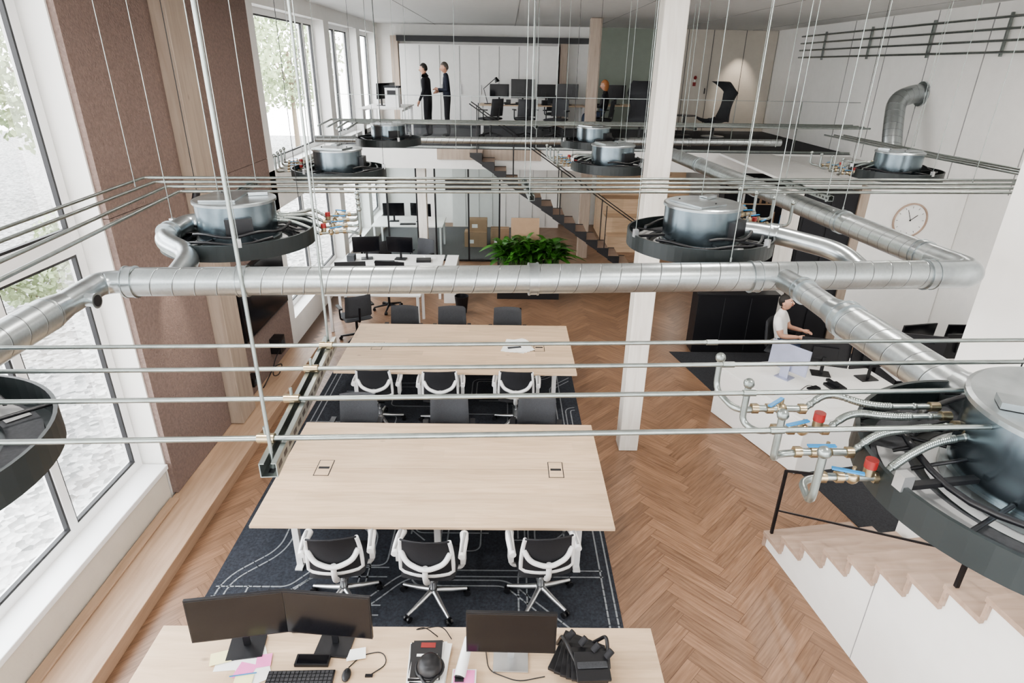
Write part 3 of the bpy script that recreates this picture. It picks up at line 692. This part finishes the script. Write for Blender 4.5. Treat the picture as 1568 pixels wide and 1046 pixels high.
# ------------------------------------------------------------------ reception desk zone
m=M(); poly=[(2.98,7.62),(4.95,8.0),(5.25,6.5),(3.55,6.15)]
m.prism(poly,.71,.75,WHITE)
m.extr([(2.98,7.62,.006),(3.02,7.63,.006),(3.59,6.16,.006),(3.55,6.15,.006)],(0,0,.704),WHITE)
m.extr([(3.55,6.15,.006),(5.25,6.5,.006),(5.24,6.54,.006),(3.56,6.19,.006)],(0,0,.704),WHITE)
m.b2((4.8,7.5,.006),(5.0,7.9,.71),WHITE); m.obj('reception_desk',bevel=.006)
monitor('computer_monitor',4.30,7.42,.751,2.85,.62,.38,.05,zb=.12); monitor('computer_monitor',4.85,7.30,.751,3.3,.56,.36,.05); 
m=M(); m.T=Matrix.Translation((3.78,7.30,.751))@Matrix.Rotation(2.2,4,'Z'); m.box((0,0,.28),(.54,.02,.36),LAV,rx=.06); m.box((0,.012,.28),(.52,.004,.34),LAV,rx=.06); m.box((0,-.012,.28),(.52,.004,.34),SCREEN,rx=.06); m.box((0,.06,.10),(.12,.01,.2),LAV); m.box((0,.03,.005),(.2,.18,.01),LAV); m.obj('computer_monitor',bevel=.003)
keyboard('keyboard',4.15,7.72,3.0); 
m=M()
for i,(x,y,r) in enumerate([(3.85,6.7,.3),(4.05,6.62,.1),(3.75,6.85,.6),(4.4,6.9,.2)]): m.box((x,y,.753+.002*i),(.21,.30,.0015),PAPER,rz=r)
m.box((4.0,6.95,.765),(.16,.08,.02),BLACK,rz=.4); m.box((4.3,7.0,.77),(.2,.2,.03),BLACK,rz=.2); m.box((4.28,7.04,.80),(.05,.2,.03),BLACK,rz=.2)
m.tube([(3.8,6.9,.757),(4.0,7.08,.757),(4.1,6.9,.757),(4.3,6.75,.757)],.004,BLACK,6,fil=.1); m.obj('desk_papers_and_phone')
m=M(); m.b2((3.25,9.66,.0),(4.60,10.0,1.05),BLACK); 
for x in (3.70,4.15): m.b2((x-.004,9.655,.05),(x+.004,9.66,1.0),GREYM)
m.b2((3.22,9.63,1.05),(4.61,10.01,1.08),BLACK); m.obj('black_storage_cabinet',bevel=.005)
m=M(); m.b2((5.3,7.3,.70),(7.2,8.1,.74),WHITE)
for x in(5.4,7.1):
    for y in(7.4,8.0): m.b2((x-.03,y-.03,.006),(x+.03,y+.03,.70),BLACK)
m.obj('workstation_desk',bevel=.004)
for x,y,r,w_ in [(5.7,7.6,2.9,.6),(6.35,7.65,3.2,.6),(6.95,7.6,3.5,.5),(5.9,8.0,.2,.55),(6.6,8.0,0,.6)]: monitor('computer_monitor',x,y,.741,r,w_,.36,.05)
m=M(); m.lathe([(.001,0),(.27,0),(.285,.01),(.285,.03),(.262,.035),(.258,.012)],(0,0,0),TREAD,48,cap=False)
m.lathe([(.001,.013),(.259,.013)],(0,0,0),PAPER,48,cap=False)
for k in range(12): a=k*math.pi/6; m.box((.215*math.cos(a),.215*math.sin(a),.016),(.03,.006,.002),BLACK,rz=a)
m.box((.05,.04,.019),(.15,.010,.003),BLACK,rz=.7); m.box((-.03,.08,.022),(.2,.007,.003),BLACK,rz=2.0); m.sph((0,0,.02),.012,BLACK,10)
o=m.obj('wall_clock'); o.location=(6.65,9.998,2.28); o.rotation_euler=(math.pi/2,0,0)
# ------------------------------------------------------------------ planter
def planter():
    m=M(); m.b2((-.16,12.2,0),(1.14,12.75,.70),BLACK); m.b2((-.12,12.24,.70),(1.10,12.71,.705),BARK)
    rnd=random.Random(5)
    for i in range(520):
        bx=rnd.uniform(-.12,1.10); by=rnd.uniform(12.25,12.65); a=rnd.uniform(0,6.28); L=rnd.uniform(.28,.5); el=rnd.uniform(.3,1.35)
        d=V((math.cos(a),math.sin(a)*.7,0)); up=rnd.uniform(.1,.36); base=V((bx,by,.70)); st=base+d*.05*rnd.random()+V((0,0,up)); n=V((-d.y,d.x,0)).normalized(); w=rnd.uniform(.045,.075)
        vs=[];N=5
        for j in range(N+1):
            t=j/N; p=st+d*(L*math.cos(el)*t+.1*t*t)+V((0,0,L*math.sin(el)*t-.30*L*t*t*1.6)); ww=w*math.sin(math.pi*(.06+.92*t))**.8
            vs+=[p-n*ww+V((0,0,ww*.25)),p,p+n*ww+V((0,0,ww*.25))]
        fs=[]
        for j in range(N): fs+=[(j*3,j*3+1,j*3+4,j*3+3),(j*3+1,j*3+2,j*3+5,j*3+4)]
        m.add(vs,fs,LEAF,True)
        if i%4==0: m.tube([base,st],.006,LEAF,4)
    m.obj('leafy_planter',recalc=False)
planter()
# ------------------------------------------------------------------ far staircase + ground floor furniture
def farstair():
    m=M(); y0,y1=13.02,13.75; n=16; x1=3.25; run=.25; ris=MZ/n
    for i in range(n):
        xa=x1-i*run; z=(i+1)*ris
        m.b2((xa-run-.02,y0+.03,z-.04),(xa,y1-.03,z),TREAD); m.b2((xa-.015,y0+.03,z-ris),(xa,y1-.03,z-.04),BLACK)
    for y in(y0,y1-.03):
        for i in range(n):
            xa=x1-i*run; z=(i+1)*ris
            m.extr([(xa,y,max(z-ris-.05,0)),(xa,y,z+.01),(xa-run,y,z+.01),(xa-run,y,max(z-.07,0))],(0,.03,0),BLACK)
        m.tube([(x1,y+.015,.95+ris),(x1-n*run,y+.015,.95+MZ)],.012,BLACK,6)
        for i in(0,4,8,12,15): xa=x1-i*run-.1; m.tube([(xa,y+.015,(i+1)*ris),(xa,y+.015,(i+1)*ris+.93)],.010,BLACK,6)
    m.obj('staircase')
farstair()
def wdesk(name,x0,x1,y0,y1,z0=0,h=.74,top=WHITE):
    m=M(); m.b2((x0,y0,z0+h-.03),(x1,y1,z0+h),top)
    for x in(x0+.06,x1-.06):
        for y in(y0+.06,y1-.06): m.b2((x-.025,y-.025,z0),(x+.025,y+.025,z0+h-.03),PLAST)
        m.b2((x-.02,y0+.06,z0+h-.08),(x+.02,y1-.06,z0+h-.03),PLAST)
    m.obj(name,bevel=.004)
wdesk('workstation_desk',-3.2,-1.5,10.3,11.1); wdesk('workstation_desk',-3.4,-1.3,12.1,12.9); wdesk('workstation_desk',-3.4,-1.6,15.4,16.5,z0=.006)
for x,y,r in[(-2.8,10.7,3.3),(-2.1,10.75,3.0),(-2.9,12.5,.2),(-2.2,12.5,-.1),(-2.9,15.9,.1),(-2.2,15.9,-.2)]: monitor('computer_monitor',x,y,.747,r,.55,.33,.04)
m=M()
for i,(x,y,r,a,b,h,mt) in enumerate([(-3.05,10.5,.2,.21,.3,.01,PAPER),(-1.75,10.6,.4,.2,.28,.02,PAPER),(-1.7,12.4,.1,.3,.2,.05,BLACK),(-1.6,12.65,.4,.2,.28,.02,PAPER),(-3.2,12.4,.0,.15,.2,.12,GREYM),(-2.5,12.3,0,.4,.14,.02,BLACK),(-2.45,10.5,.1,.4,.14,.02,BLACK),(-2.5,15.6,.1,.4,.14,.02,BLACK)]):
    m.box((x,y,.742+h/2+(.006 if y>15 else 0)),(a,b,h),mt,rz=r)
m.obj('scattered_desk_papers')
m=M(); m.b2((-1.25,11.9,0),(-1.0,12.9,.74),WHITE); m.b2((-1.25,11.895,.36),(-1.0,11.9,.37),LGREY); m.obj('desk_pedestal_cabinet',bevel=.004)
m=M()
for x,y,w,h,z in[(-1.1,16.2,.6,.4,0),(-.4,16.3,.5,.45,0),(.2,16.0,.55,.4,0),(-1.0,16.3,.5,.3,.401),(.15,16.1,.4,.3,.401)]:
    z+=.006; m.b2((x,y,z),(x+w,y+.4,z+h),CARD); m.b2((x-.002,y+.18,z+h-.001),(x+w+.002,y+.22,z+h+.001),OAK); m.b2((x+.1,y-.001,z+.1),(x+.25,y,z+.2),PAPER)
m.obj('cardboard_boxes')
m=M(); m.T=Matrix.Translation((-.85,11.4,0)); 
m.lathe([(.10,0),(.14,.35),(.13,.35),(.09,.01)],(0,0,0),BLACK,20,cap=False); m.lathe([(.001,.012),(.095,.012)],(0,0,0),BLACK,20,cap=False); m.obj('waste_bin')
m=M(); m.T=Matrix.Translation((.42,13.0,.0))
m.b2((-.27,-.12,0),(.27,0,1.0),BLACK); m.box((0,-.05,1.27),(.60,.05,.56),CARD,rx=-.15); m.box((0,-.07,1.02),(.5,.12,.03),CARD); m.obj('cardboard_display')
m=M(); m.b2((-1.6,18.5,.0),(1.6,18.95,2.2),WHITE)
for x in(-1.2,-.8,-.4,0,.4,.8,1.2): m.b2((x-.005,18.49,.05),(x+.005,18.5,2.15),LGREY)
m.obj('storage_cabinets',bevel=.004)
m=M()
for i in range(5): m.b2((2.7,15.9+i*.55,0),(5.2,16.45+i*.55,.4*(i+1)),OAK)
m.obj('tribune_steps',bevel=.005)
def gpart(x0,x1,y,posts,z0=.006):
    m=M()
    for x in posts: m.b2((x-.02,y-.02,z0),(x+.02,y+.02,2.41),BLACK)
    m.b2((x0,y-.02,2.36),(x1,y+.02,2.415),BLACK); m.b2((x0,y-.02,z0),(x1,y+.02,.05),BLACK); m.b2((x0,y-.02,2.02),(x1,y+.02,2.06),BLACK)
    m.add([(x0+.02,y,.05),(x1-.02,y,.05),(x1-.02,y,2.36),(x0+.02,y,2.36)],[(0,1,2,3)],GLASST); m.obj('glass_partition')
gpart(-1.7,-.15,14.9,(-1.7,-.9,-.15)); gpart(-3.5,-2.1,14.6,(-3.5,-2.8,-2.1))
m=M(); m.b2((-1.45,14.86,1.75),(-.35,14.885,2.0),BLACK); m.obj('room_display_panel')
m=M(); m.b2((5.3,15.0,0),(7.45,15.4,2.3),MESHB)
for zz in (.5,1.0,1.5,2.0): m.b2((5.35,14.97,zz),(7.4,15.0,zz+.03),OAK)
for i in range(26):
    x=5.4+random.random()*1.9; zz=random.choice((.53,1.03,1.53)); m.b2((x,14.975,zz),(x+.05,14.999,zz+.2+random.random()*.1),random.choice((PAPER,CARD,BLUE,GREYM)))
m.obj('dark_bookshelf')
m=M(); m.b2((-3.555,7.60,1.0),(-3.48,9.3,1.95),BLACK); m.b2((-3.479,7.62,1.02),(-3.476,9.28,1.93),SCREEN); m.obj('wall_television',bevel=.004)
m=M(); m.b2((-3.555,8.5,.42),(-3.40,8.72,.66),BLACK); m.cyl((-3.40,8.61,.54),(-3.39,8.61,.54),.07,GREYM)
m.tube([(-3.42,8.5,.5),(-3.40,8.2,.45),(-3.38,8.0,.30),(-3.36,8.2,.22),(-3.38,8.45,.3),(-3.42,8.2,.36),(-3.45,7.95,.25),(-3.5,7.9,.16)],.008,BLACK,6,fil=.1); m.obj('wall_speaker')
m=M(); m.b2((-3.555,7.55,.36),(-3.46,7.72,.50),BLACK); m.b2((-3.46,7.57,.40),(-3.455,7.70,.46),GREYM); m.obj('wall_socket_box',bevel=.004)
# ------------------------------------------------------------------ upstairs
m=M()
x0,x1=-3.58,7.48
m.add([(x0,13.86,MZ+.03),(x1,13.86,MZ+.03),(x1,13.86,MZ+1.05),(x0,13.86,MZ+1.05)],[(0,1,2,3)],GLASS)
m.b2((x0,13.84,MZ),(x1,13.88,MZ+.04),PIPE); m.b2((x0,13.855,MZ+1.045),(x1,13.865,MZ+1.055),PIPE)
for x in range(8): xx=x0+1.4*x+.02; m.b2((xx-.006,13.852,MZ+.04),(xx+.006,13.868,MZ+1.05),PIPE)
m.obj('glass_balustrade')
m=M(); m.b2((-2.95,18.5,MZ),(1.4,18.97,5.0),WHITE)
for i in range(1,8): x=-2.95+i*4.35/8; m.b2((x-.006,18.49,MZ+.08),(x+.006,18.5,4.97),LGREY); m.b2((x+.03,18.47,MZ+.9),(x+.04,18.5,MZ+1.15),ALU)
m.b2((-2.95,18.48,MZ),(1.4,18.5,MZ+.08),GREYM); m.obj('wardrobe_wall',bevel=.003)
m=M(); m.b2((-3.0,18.4,5.06),(2.2,18.52,5.2),BLACK); m.obj('trim_3')
m=M(); m.b2((1.45,18.6,MZ),(1.65,18.95,5.2),OAKZ); m.obj('timber_post',bevel=.005)
m=M(); m.b2((-3.2,18.6,MZ),(-3.0,18.95,5.2),OAKZ); m.obj('timber_post',bevel=.005)
m=M(); m.b2((4.35,18.9,MZ),(7.48,18.99,CZ-.01),DOORW)
for x in(5.0,5.7,6.6): m.b2((x-.006,18.89,MZ),(x+.006,18.9,CZ-.01),GREYM)
m.b2((5.62,18.86,MZ+1.0),(5.64,18.9,MZ+1.15),BLACK); m.obj('door_1')
m=M(); m.b2((5.27,18.85,MZ+1.2),(5.35,18.888,MZ+1.30),RED); m.sph((5.31,18.83,MZ+1.42),(.045,.04,.05),RED,12); m.b2((5.29,18.86,MZ+1.30),(5.33,18.888,MZ+1.42),WHITE); m.obj('fire_alarm')
wdesk('workstation_desk',-.7,2.0,16.6,17.4,MZ,.74,OAK); wdesk('workstation_desk',-3.3,-2.3,14.6,16.3,MZ,.74,WHITE); wdesk('workstation_desk',2.3,3.9,17.2,18.0,MZ,.74,OAK)
for x,y,r,w_,h_ in [(.40,16.9,3.14,.6,.45),(1.55,17.0,3.0,.55,.35),(-2.9,15.5,1.2,.55,.34),(1.0,17.1,3.3,.5,.33),(-.2,17.15,.1,.5,.32),(-2.8,16.0,1.4,.5,.34),(2.9,17.6,3.1,.5,.33)]: monitor('computer_monitor',x,y,MZ+.741,r,w_,h_,.04)
inst(dc,'task_chair',(.45,16.1,MZ),.2); inst(dc,'task_chair',(1.2,15.9,MZ),2.6); inst(dc,'task_chair',(-.4,16.0,MZ),.9); inst(dc,'task_chair',(1.3,17.9,MZ),3.0)
m=M()
for i in range(16):
    x=-.6+random.random()*2.5; y=16.65+random.random()*.12; h=random.choice((.02,.06,.12)); m.box((x,y,MZ+.742+h/2),(.12,.10,h),random.choice((BLACK,PAPER,BLACK,GREYM)),rz=random.random()*.3)
m.obj('desk_clutter')
m=M(); m.lathe([(.001,0),(.09,0),(.09,.015),(.001,.02)],(-.5,17,MZ+.74),BLACK,20); m.tube([(-.5,17,MZ+.75),(-.6,17,MZ+1.1),(-.3,17,MZ+1.35)],.01,BLACK,6); m.cyl((-.3,17,MZ+1.37),(-.25,17,MZ+1.26),.03,BLACK,.07,16); m.obj('desk_lamp')
m=M(); m.b2((-2.75,14.9,MZ+.74),(-2.45,15.2,MZ+1.15),PLAST); m.b2((-2.7,14.895,MZ+1.0),(-2.5,14.9,MZ+1.1),BLACK); m.b2((-2.77,14.9,MZ+1.15),(-2.43,15.22,MZ+1.19),GREYM); m.obj('printer',bevel=.01)
def lounge():
    m=M()
    m.lathe([(.001,0),(.30,0),(.30,.015),(.03,.03),(.03,.36),(.001,.36)],(0,0,0),ALU,28,True)
    def sh(off):
        def fn(u,v):
            x=(u-.5)*2; t=v
            if t<.40: k=t/.40; y=-.36+.60*k; z=.44-.07*math.sin(k*math.pi)
            else: k=(t-.40)/.60; y=.24+.22*k-.22*max(0,(k-.72)/.28)**1.5; z=.44+.92*k
            w=.30 if t<.40 else (.30-.09*math.sin((t-.4)/.45*math.pi) if t<.85 else .29)
            wing=max(0,(t-.80)/.20)*.30 if t>.80 else (.06 if t>.4 else .0)
            n=V((0,.97,-.2)) if t>.40 else V((0,0,-1))
            return V((x*w,y-wing*x*x,z+(.06*x*x if t<.4 else 0)))+n*off
        return fn
    m.grid(sh(0),16,30,GREYM); m.grid(sh(.06),16,30,GREYM)
    for u in (0,1):
        A=sh(0);B=sh(.06); vs=[];N=30
        for j in range(N+1): vs+=[A(u,j/N),B(u,j/N)]
        m.add(vs,[(2*j,2*j+1,2*j+3,2*j+2) for j in range(N)],GREYM,True)
    for v in (0,1):
        A=sh(0);B=sh(.06); vs=[];N=16
        for j in range(N+1): vs+=[A(j/N,v),B(j/N,v)]
        m.add(vs,[(2*j,2*j+1,2*j+3,2*j+2) for j in range(N)],GREYM,True)
    return m
o=lounge().obj('lounge_chair',loc=(5.5,17.2,MZ),rz=-1.3); inst(o,'lounge_chair',(3.35,16.3,MZ),2.7)
m=M(); m.lathe([(.001,0),(.2,0),(.2,.015),(.02,.03),(.02,.5),(.001,.5)],(4.75,17.4,MZ),BLACK,24); m.lathe([(.001,.5),(.30,.5),(.30,.52),(.001,.52)],(4.75,17.4,MZ),BLACK,32); m.obj('side_table')
# ------------------------------------------------------------------ people
def capsule_hand(m,w,d,n,side,curl=.5):
    d=V(d).normalized(); n=V(n); n=(n-d*n.dot(d)).normalized(); t=d.cross(n)*side; w=V(w)
    m.tube([w-d*.01,w+d*.03,w+d*.075],[.024,.034,.036],SKIN,10); 
    for i,(o,l) in enumerate([(-.027,.062),(-.009,.072),(.009,.068),(.026,.054)]):
        p=w+d*.072+t*o; k=curl
        q=p+(d*math.cos(k*.4)-n*math.sin(k*.4))*l*.45; r=q+(d*math.cos(k)-n*math.sin(k))*l*.32; s_=r+(d*math.cos(k*1.5)-n*math.sin(k*1.5))*l*.25
        m.tube([p-d*.01,p,q,r,s_],[.009,.009,.0085,.008,.006],SKIN,7)
    p=w+d*.025-t*.028; m.tube([p,p+(d*.6-t*.7-n*.2).normalized()*.035,p+(d*.9-t*.7-n*.4).normalized()*.065],[.011,.010,.007],SKIN,7)
def head(m,c,yaw,pitch,hair,longh=False):
    R=Matrix.Rotation(yaw,3,'Z')@Matrix.Rotation(pitch,3,'X'); c=V(c)
    def fn(p):
        q=p.copy()
        if q.z<0: q.x*=1-.30*(-q.z)**1.3; q.y*=1-.18*(-q.z)
        if q.y<-.5 and abs(q.x)<.25 and -.35<q.z<.15: q.y-=.10*(1-abs(q.x)/.25)*(1-abs(q.z+.1)/.3)
        return q
    m.sph(c,(.077,.097,.118),SKIN,28,R,fn)
    P=lambda x,y,z:c+R@V((x,y,z))
    m.tube([P(0,-.088,.02),P(0,-.105,-.012),P(0,-.112,-.028)],[.006,.010,.012],SKIN,8); m.sph(P(0,-.106,-.030),.012,SKIN,8)
    for s in(-1,1):
        m.sph(P(s*.030,-.082,.008),(.014,.009,.009),EYEW,10,R); m.sph(P(s*.030,-.0895,.008),(.006,.004,.006),HAIRD,8,R)
        m.tube([P(s*.016,-.092,.026),P(s*.045,-.082,.028)],.004,hair,6)
        m.sph(P(s*.077,.008,-.005),(.010,.020,.030),SKIN,10,R)
    m.tube([P(-.022,-.088,-.055),P(0,-.094,-.053),P(.022,-.088,-.055)],.005,LIP,6)
    def hf(p):
        q=p.copy()*1.0
        lim=.28 if q.y<-.15 else (-.55 if q.y>.25 else -.05)
        if longh and q.y>-.15: lim=-1
        if q.z<lim:
            k=.80; q=V((q.x*k,q.y*k,lim+ (q.z-lim)*.2))
        if longh and q.y>.1 and q.z<-.2: q=V((q.x,q.y,q.z*1.5))
        return q
    m.sph(c+R@V((0,.010,.012)),(.084,.100,.120),hair,26,R,hf)
def person(name,loc,rz,J,hair,top,bot,hd=(0,0),longh=False,short=False,holding=None,scale=1.0):
    names=list(J); ix={n:i for i,n in enumerate(names)}
    E=[('pel','waist'),('waist','chest'),('chest','nb'),('nb','neck'),('chest','shL'),('chest','shR'),('shL','elL'),('elL','wrL'),('shR','elR'),('elR','wrR'),('pel','hipL'),('pel','hipR'),('hipL','knL'),('knL','anL'),('anL','toL'),('hipR','knR'),('knR','anR'),('anR','toR')]
    Rr={'pel':(.145,.11),'waist':(.135,.105),'chest':(.165,.115),'nb':(.080,.075),'neck':(.052,.052),'sh':(.075,.072),'el':(.048,.048),'wr':(.030,.026),'hip':(.095,.098),'kn':(.066,.068),'an':(.045,.048),'to':(.038,.028)}
    me=bpy.data.meshes.new(name+'_sk'); me.from_pydata([J[n] for n in names],[(ix[a],ix[b]) for a,b in E],[])
    ob=bpy.data.objects.new(name+'_sk',me); sc.collection.objects.link(ob)
    sk=ob.modifiers.new('s','SKIN'); sk.use_smooth_shade=True; sk.branch_smoothing=.4
    sb=ob.modifiers.new('b','SUBSURF'); sb.levels=2; sb.render_levels=2
    for n in names:
        k=n[:-1] if n[-1] in 'LR' else n; d=me.skin_vertices[0].data[ix[n]]; d.radius=Rr[k]; d.use_root=(n=='pel')
    dg=bpy.context.evaluated_depsgraph_get(); dg.update()
    nm_=bpy.data.meshes.new_from_object(ob.evaluated_get(dg)); bpy.data.objects.remove(ob)
    nm_.name=name; nm_.materials.clear()
    for mm in (SKIN,top,bot,BLACK): nm_.materials.append(mm)
    def mk(a,b):
        if 'an' in a and 'to' in b: return 3
        if a[:3]=='hip' or (a=='pel' and b[:3]=='hip') or a[:2]=='kn': return 2
        if a=='nb': return 0
        if a[:2]=='el': return 0 if short else 1
        return 1
    for p in nm_.polygons:
        c=p.center; best=None
        for a,b in E:
            A=V(J[a]);B=V(J[b]); d=B-A; t=max(0,min(1,(c-A).dot(d)/d.length_squared)); q=(c-A-d*t).length/ (Rr[a[:-1] if a[-1] in'LR' else a][0])
            if best is None or q<best[0]: best=(q,a,b,t)
        a,b,t=best[1:]
        k=mk(a,b)
        if short and a[:2]=='sh' and t>.6: k=0
        if a=='pel' and b=='waist': k=2 if t<.25 else 1
        if a=='nb' and t<.25: k=1
        p.material_index=k; p.use_smooth=True
    body=bpy.data.objects.new(name,nm_); sc.collection.objects.link(body)
    m=M(); nk=V(J['neck']); head(m,nk+V((0,-.015,.105)),hd[0],hd[1],hair,longh)
    for s,S_ in((1,'L'),(-1,'R')):
        w=V(J['wr'+S_]); e=V(J['el'+S_]); capsule_hand(m,w,w-e,V((0,0,1)) if abs((w-e).normalized().z)<.8 else V((0,-1,0)),s,.6)
    if holding: m.box(V(J['wrR'])+V(holding),(.012,.07,.14),BLACK)
    h=m.obj('head_and_hands'); h.parent=body
    body.location=loc; body.rotation_euler.z=rz; body.scale=(scale,)*3
    return body
def stand(lean=0,armL=None,armR=None):
    J={'pel':(0,0,.93),'waist':(0,-.01,1.05),'chest':(0,-.01-lean*.6,1.27),'nb':(0,-lean,1.42),'neck':(0,-.02-lean*1.1,1.49),
       'shL':(.18,-lean*.8,1.37),'elL':(.23,.02-lean*.8,1.10),'wrL':(.22,-.10-lean,.86),'shR':(-.18,-lean*.8,1.37),'elR':(-.23,.02-lean*.8,1.10),'wrR':(-.22,-.10-lean,.86),
       'hipL':(.09,0,.87),'hipR':(-.09,0,.87),'knL':(.10,-.02,.48),'knR':(-.10,-.01,.48),'anL':(.11,.02,.075),'anR':(-.11,.03,.075),'toL':(.12,-.14,.035),'toR':(-.12,-.13,.035)}
    if armL: J['elL'],J['wrL']=armL
    if armR: J['elR'],J['wrR']=armR
    return J
def sit(armL=None,armR=None,z=.0,back=0):
    J={'pel':(0,.02,.60),'waist':(0,.05,.71),'chest':(0,.07+back,.92),'nb':(0,.06+back,1.07),'neck':(0,.04+back,1.14),
       'shL':(.18,.07+back,1.02),'elL':(.24,.0,.77),'wrL':(.17,-.24,.79),'shR':(-.18,.07+back,1.02),'elR':(-.24,.0,.77),'wrR':(-.15,-.24,.79),
       'hipL':(.09,-.02,.585),'hipR':(-.09,-.02,.585),'knL':(.12,-.42,.56),'knR':(-.12,-.42,.56),'anL':(.12,-.40,.09),'anR':(-.13,-.38,.09),'toL':(.13,-.55,.04),'toR':(-.14,-.53,.04)}
    if armL: J['elL'],J['wrL']=armL
    if armR: J['elR'],J['wrR']=armR
    return J
person('standing_man',(-1.92,16.0,MZ),-math.pi/2-.2,stand(.05,armR=((-.24,-.12,1.12),(-.12,-.14,1.46))),HAIRD,CLOTHB,CLOTHB,(0,.1),holding=(.0,.0,.07),scale=.97)
person('standing_man',(-1.45,16.0,MZ),-math.pi/2+.1,stand(.02,armL=((.23,0,1.10),(.08,-.22,1.12)),armR=((-.23,0,1.10),(-.06,-.22,1.06))),HAIRG,CLOTHN,CLOTHB,(0,.12),scale=.99)
person('seated_woman',(2.35,16.2,MZ),-math.pi/2-.3,sit(),HAIRO,CLOTHB,JEANS,(0,.1),longh=True)
inst(dc,'task_chair',(2.37,16.22,MZ),math.pi/2-.3)
person('seated_receptionist',(4.38,8.78,0.006),.95,sit(back=.04),HAIRD,CLOTHW,JEANS,(0,-.25),short=True)
inst(dc,'task_chair',(4.40,8.80,.006),math.pi+.95)
# ------------------------------------------------------------------ exterior
m=M(); m.b2((-40,-20,-.4),(-3.96,45,-.2),GRAVEL); m.b2((-3.96,-40,-.4),(40,-2.46,-.2),GRAVEL); m.obj('gravel_ground')
def bush(name,x,y,z,r,n,mat,h=1.0,seed=1,trunk=0):
    m=M(); rnd=random.Random(seed)
    for i in range(n):
        a=rnd.uniform(0,6.28); b=math.acos(rnd.uniform(-1,1)); rr=r*rnd.uniform(.55,1)
        c=V((x+rr*math.sin(b)*math.cos(a),y+rr*math.sin(b)*math.sin(a),z+h*rr*math.cos(b)+ (h*r if not trunk else 0)))
        if c.z<-.2: c.z=-.15
        u=V((rnd.uniform(-1,1),rnd.uniform(-1,1),rnd.uniform(-1,1))).normalized(); w=u.orthogonal().normalized(); s_=rnd.uniform(.5,1.2)*(.06+r*.03)
        m.add([c-u*s_,c+w*s_*.6,c+u*s_,c-w*s_*.6],[(0,1,2,3)],mat)
    if trunk:
        m.tube([(x,y,-.2),(x,y,z)],[.16,.08],BARK,8)
        for k in range(5): a=k*1.3; m.tube([(x,y,z*.6),(x+r*.6*math.cos(a),y+r*.6*math.sin(a),z+r*.4)],[.06,.02],BARK,6)
    else: 
        for k in range(7): a=k*.9; m.tube([(x,y,-.2),(x+r*.5*math.cos(a),y+r*.5*math.sin(a),z+h*r*.8)],[.02,.01],BARK,5)
    m.obj(name,recalc=False)
for i,(x,y,r) in enumerate([(-7.6,6.6,.55),(-9.2,8.0,.7),(-9.6,9.8,.8),(-9.5,11.8,.7),(-10,14,.9),(-9.5,17,1.0)]): bush('shrub',x,y,-.1,r,800,LEAFP,.8,i)
for i,(x,y,zz,r) in enumerate([(-15,22,4.2,2.8),(-13,29,4.6,3.2),(-19,34,5.5,3.6),(-12,37,5,3)]): bush('tree',x,y,zz,r,4200,LEAFP,1.0,20+i,trunk=1)
# ------------------------------------------------------------------ lights
w=bpy.data.worlds.new('sky'); sc.world=w; w.use_nodes=True; nt=w.node_tree; bg=nt.nodes['Background']
tc=nt.nodes.new('ShaderNodeTexCoord'); sp=nt.nodes.new('ShaderNodeSeparateXYZ'); nt.links.new(tc.outputs['Generated'],sp.inputs[0])
rp_=ramp(nt,sp.outputs[2],[(0,(1,1,1)),(1,(.90,.95,1))]); nt.links.new(rp_.outputs[0],bg.inputs['Color']); bg.inputs['Strength'].default_value=9.5
def area(name,loc,size,pw,rot=(0,0,0),col=(1,.955,.90)):
    l=bpy.data.lights.new(name,'AREA'); l.shape='DISK'; l.size=size; l.energy=pw; l.color=col
    o=bpy.data.objects.new(name,l); sc.collection.objects.link(o); o.location=loc; o.rotation_euler=rot
m=M()
for x in(-1.2,2.0,5.4):
    for y in(1.2,4.6,8.0):
        m.ring((x,y,CZ),.16,.19,-.03,0,FRAMEW,24); area('fill_light',(x,y,CZ-.02),.30,44)  # added ceiling lamps, out of view, to fill the interior with light
for x in (-1.5,4.6): m.ring((x,15.5,2.42),.13,.16,-.02,0,FRAMEW,24); area('fill_light',(x,15.5,2.41),.25,16)  # unseen soffit lamps added to brighten the space below the mezzanine
m.obj('fill_light_rings')  # rims made up to dress the added fill lamps
for x,y in isl: area('island_light',(x,y,UZ-.05),.5,9)
m=M(); m.tube([(-3.05,6.15,3.30),(-3.05,6.15,CT)],.004,BLACK,6); m.cyl((-3.05,6.15,3.32),(-3.09,6.15,3.20),.035,BLACK,seg=16); m.obj('pendant_spotlight')
for nme,loc,rot,e,sz in [('door_spot',(6.5,18.3,5.4),(.3,0,0),130,1.0),('wall_spot',(-3.10,6.15,3.17),(0,.30,0),90,.5)]:
    l=bpy.data.lights.new(nme,'SPOT'); l.energy=e; l.spot_size=sz; l.spot_blend=.8; l.color=(1,.88,.76); l.shadow_soft_size=.03; o=bpy.data.objects.new(nme,l); sc.collection.objects.link(o); o.location=loc; o.rotation_euler=rot
# ------------------------------------------------------------------ camera
R=Matrix.Rotation(math.radians(-0.8),3,'Z')@Matrix.Rotation(math.radians(90-24.2),3,'X')@Matrix.Rotation(math.radians(1.0),3,'Z')
cd=bpy.data.cameras.new('camera'); cd.sensor_width=36; cd.lens=940/1568*36; cd.clip_start=.05; cd.clip_end=200
co=bpy.data.objects.new('camera',cd); sc.collection.objects.link(co); co.matrix_world=Matrix.Translation((0,0,4.5))@R.to_4x4(); sc.camera=co
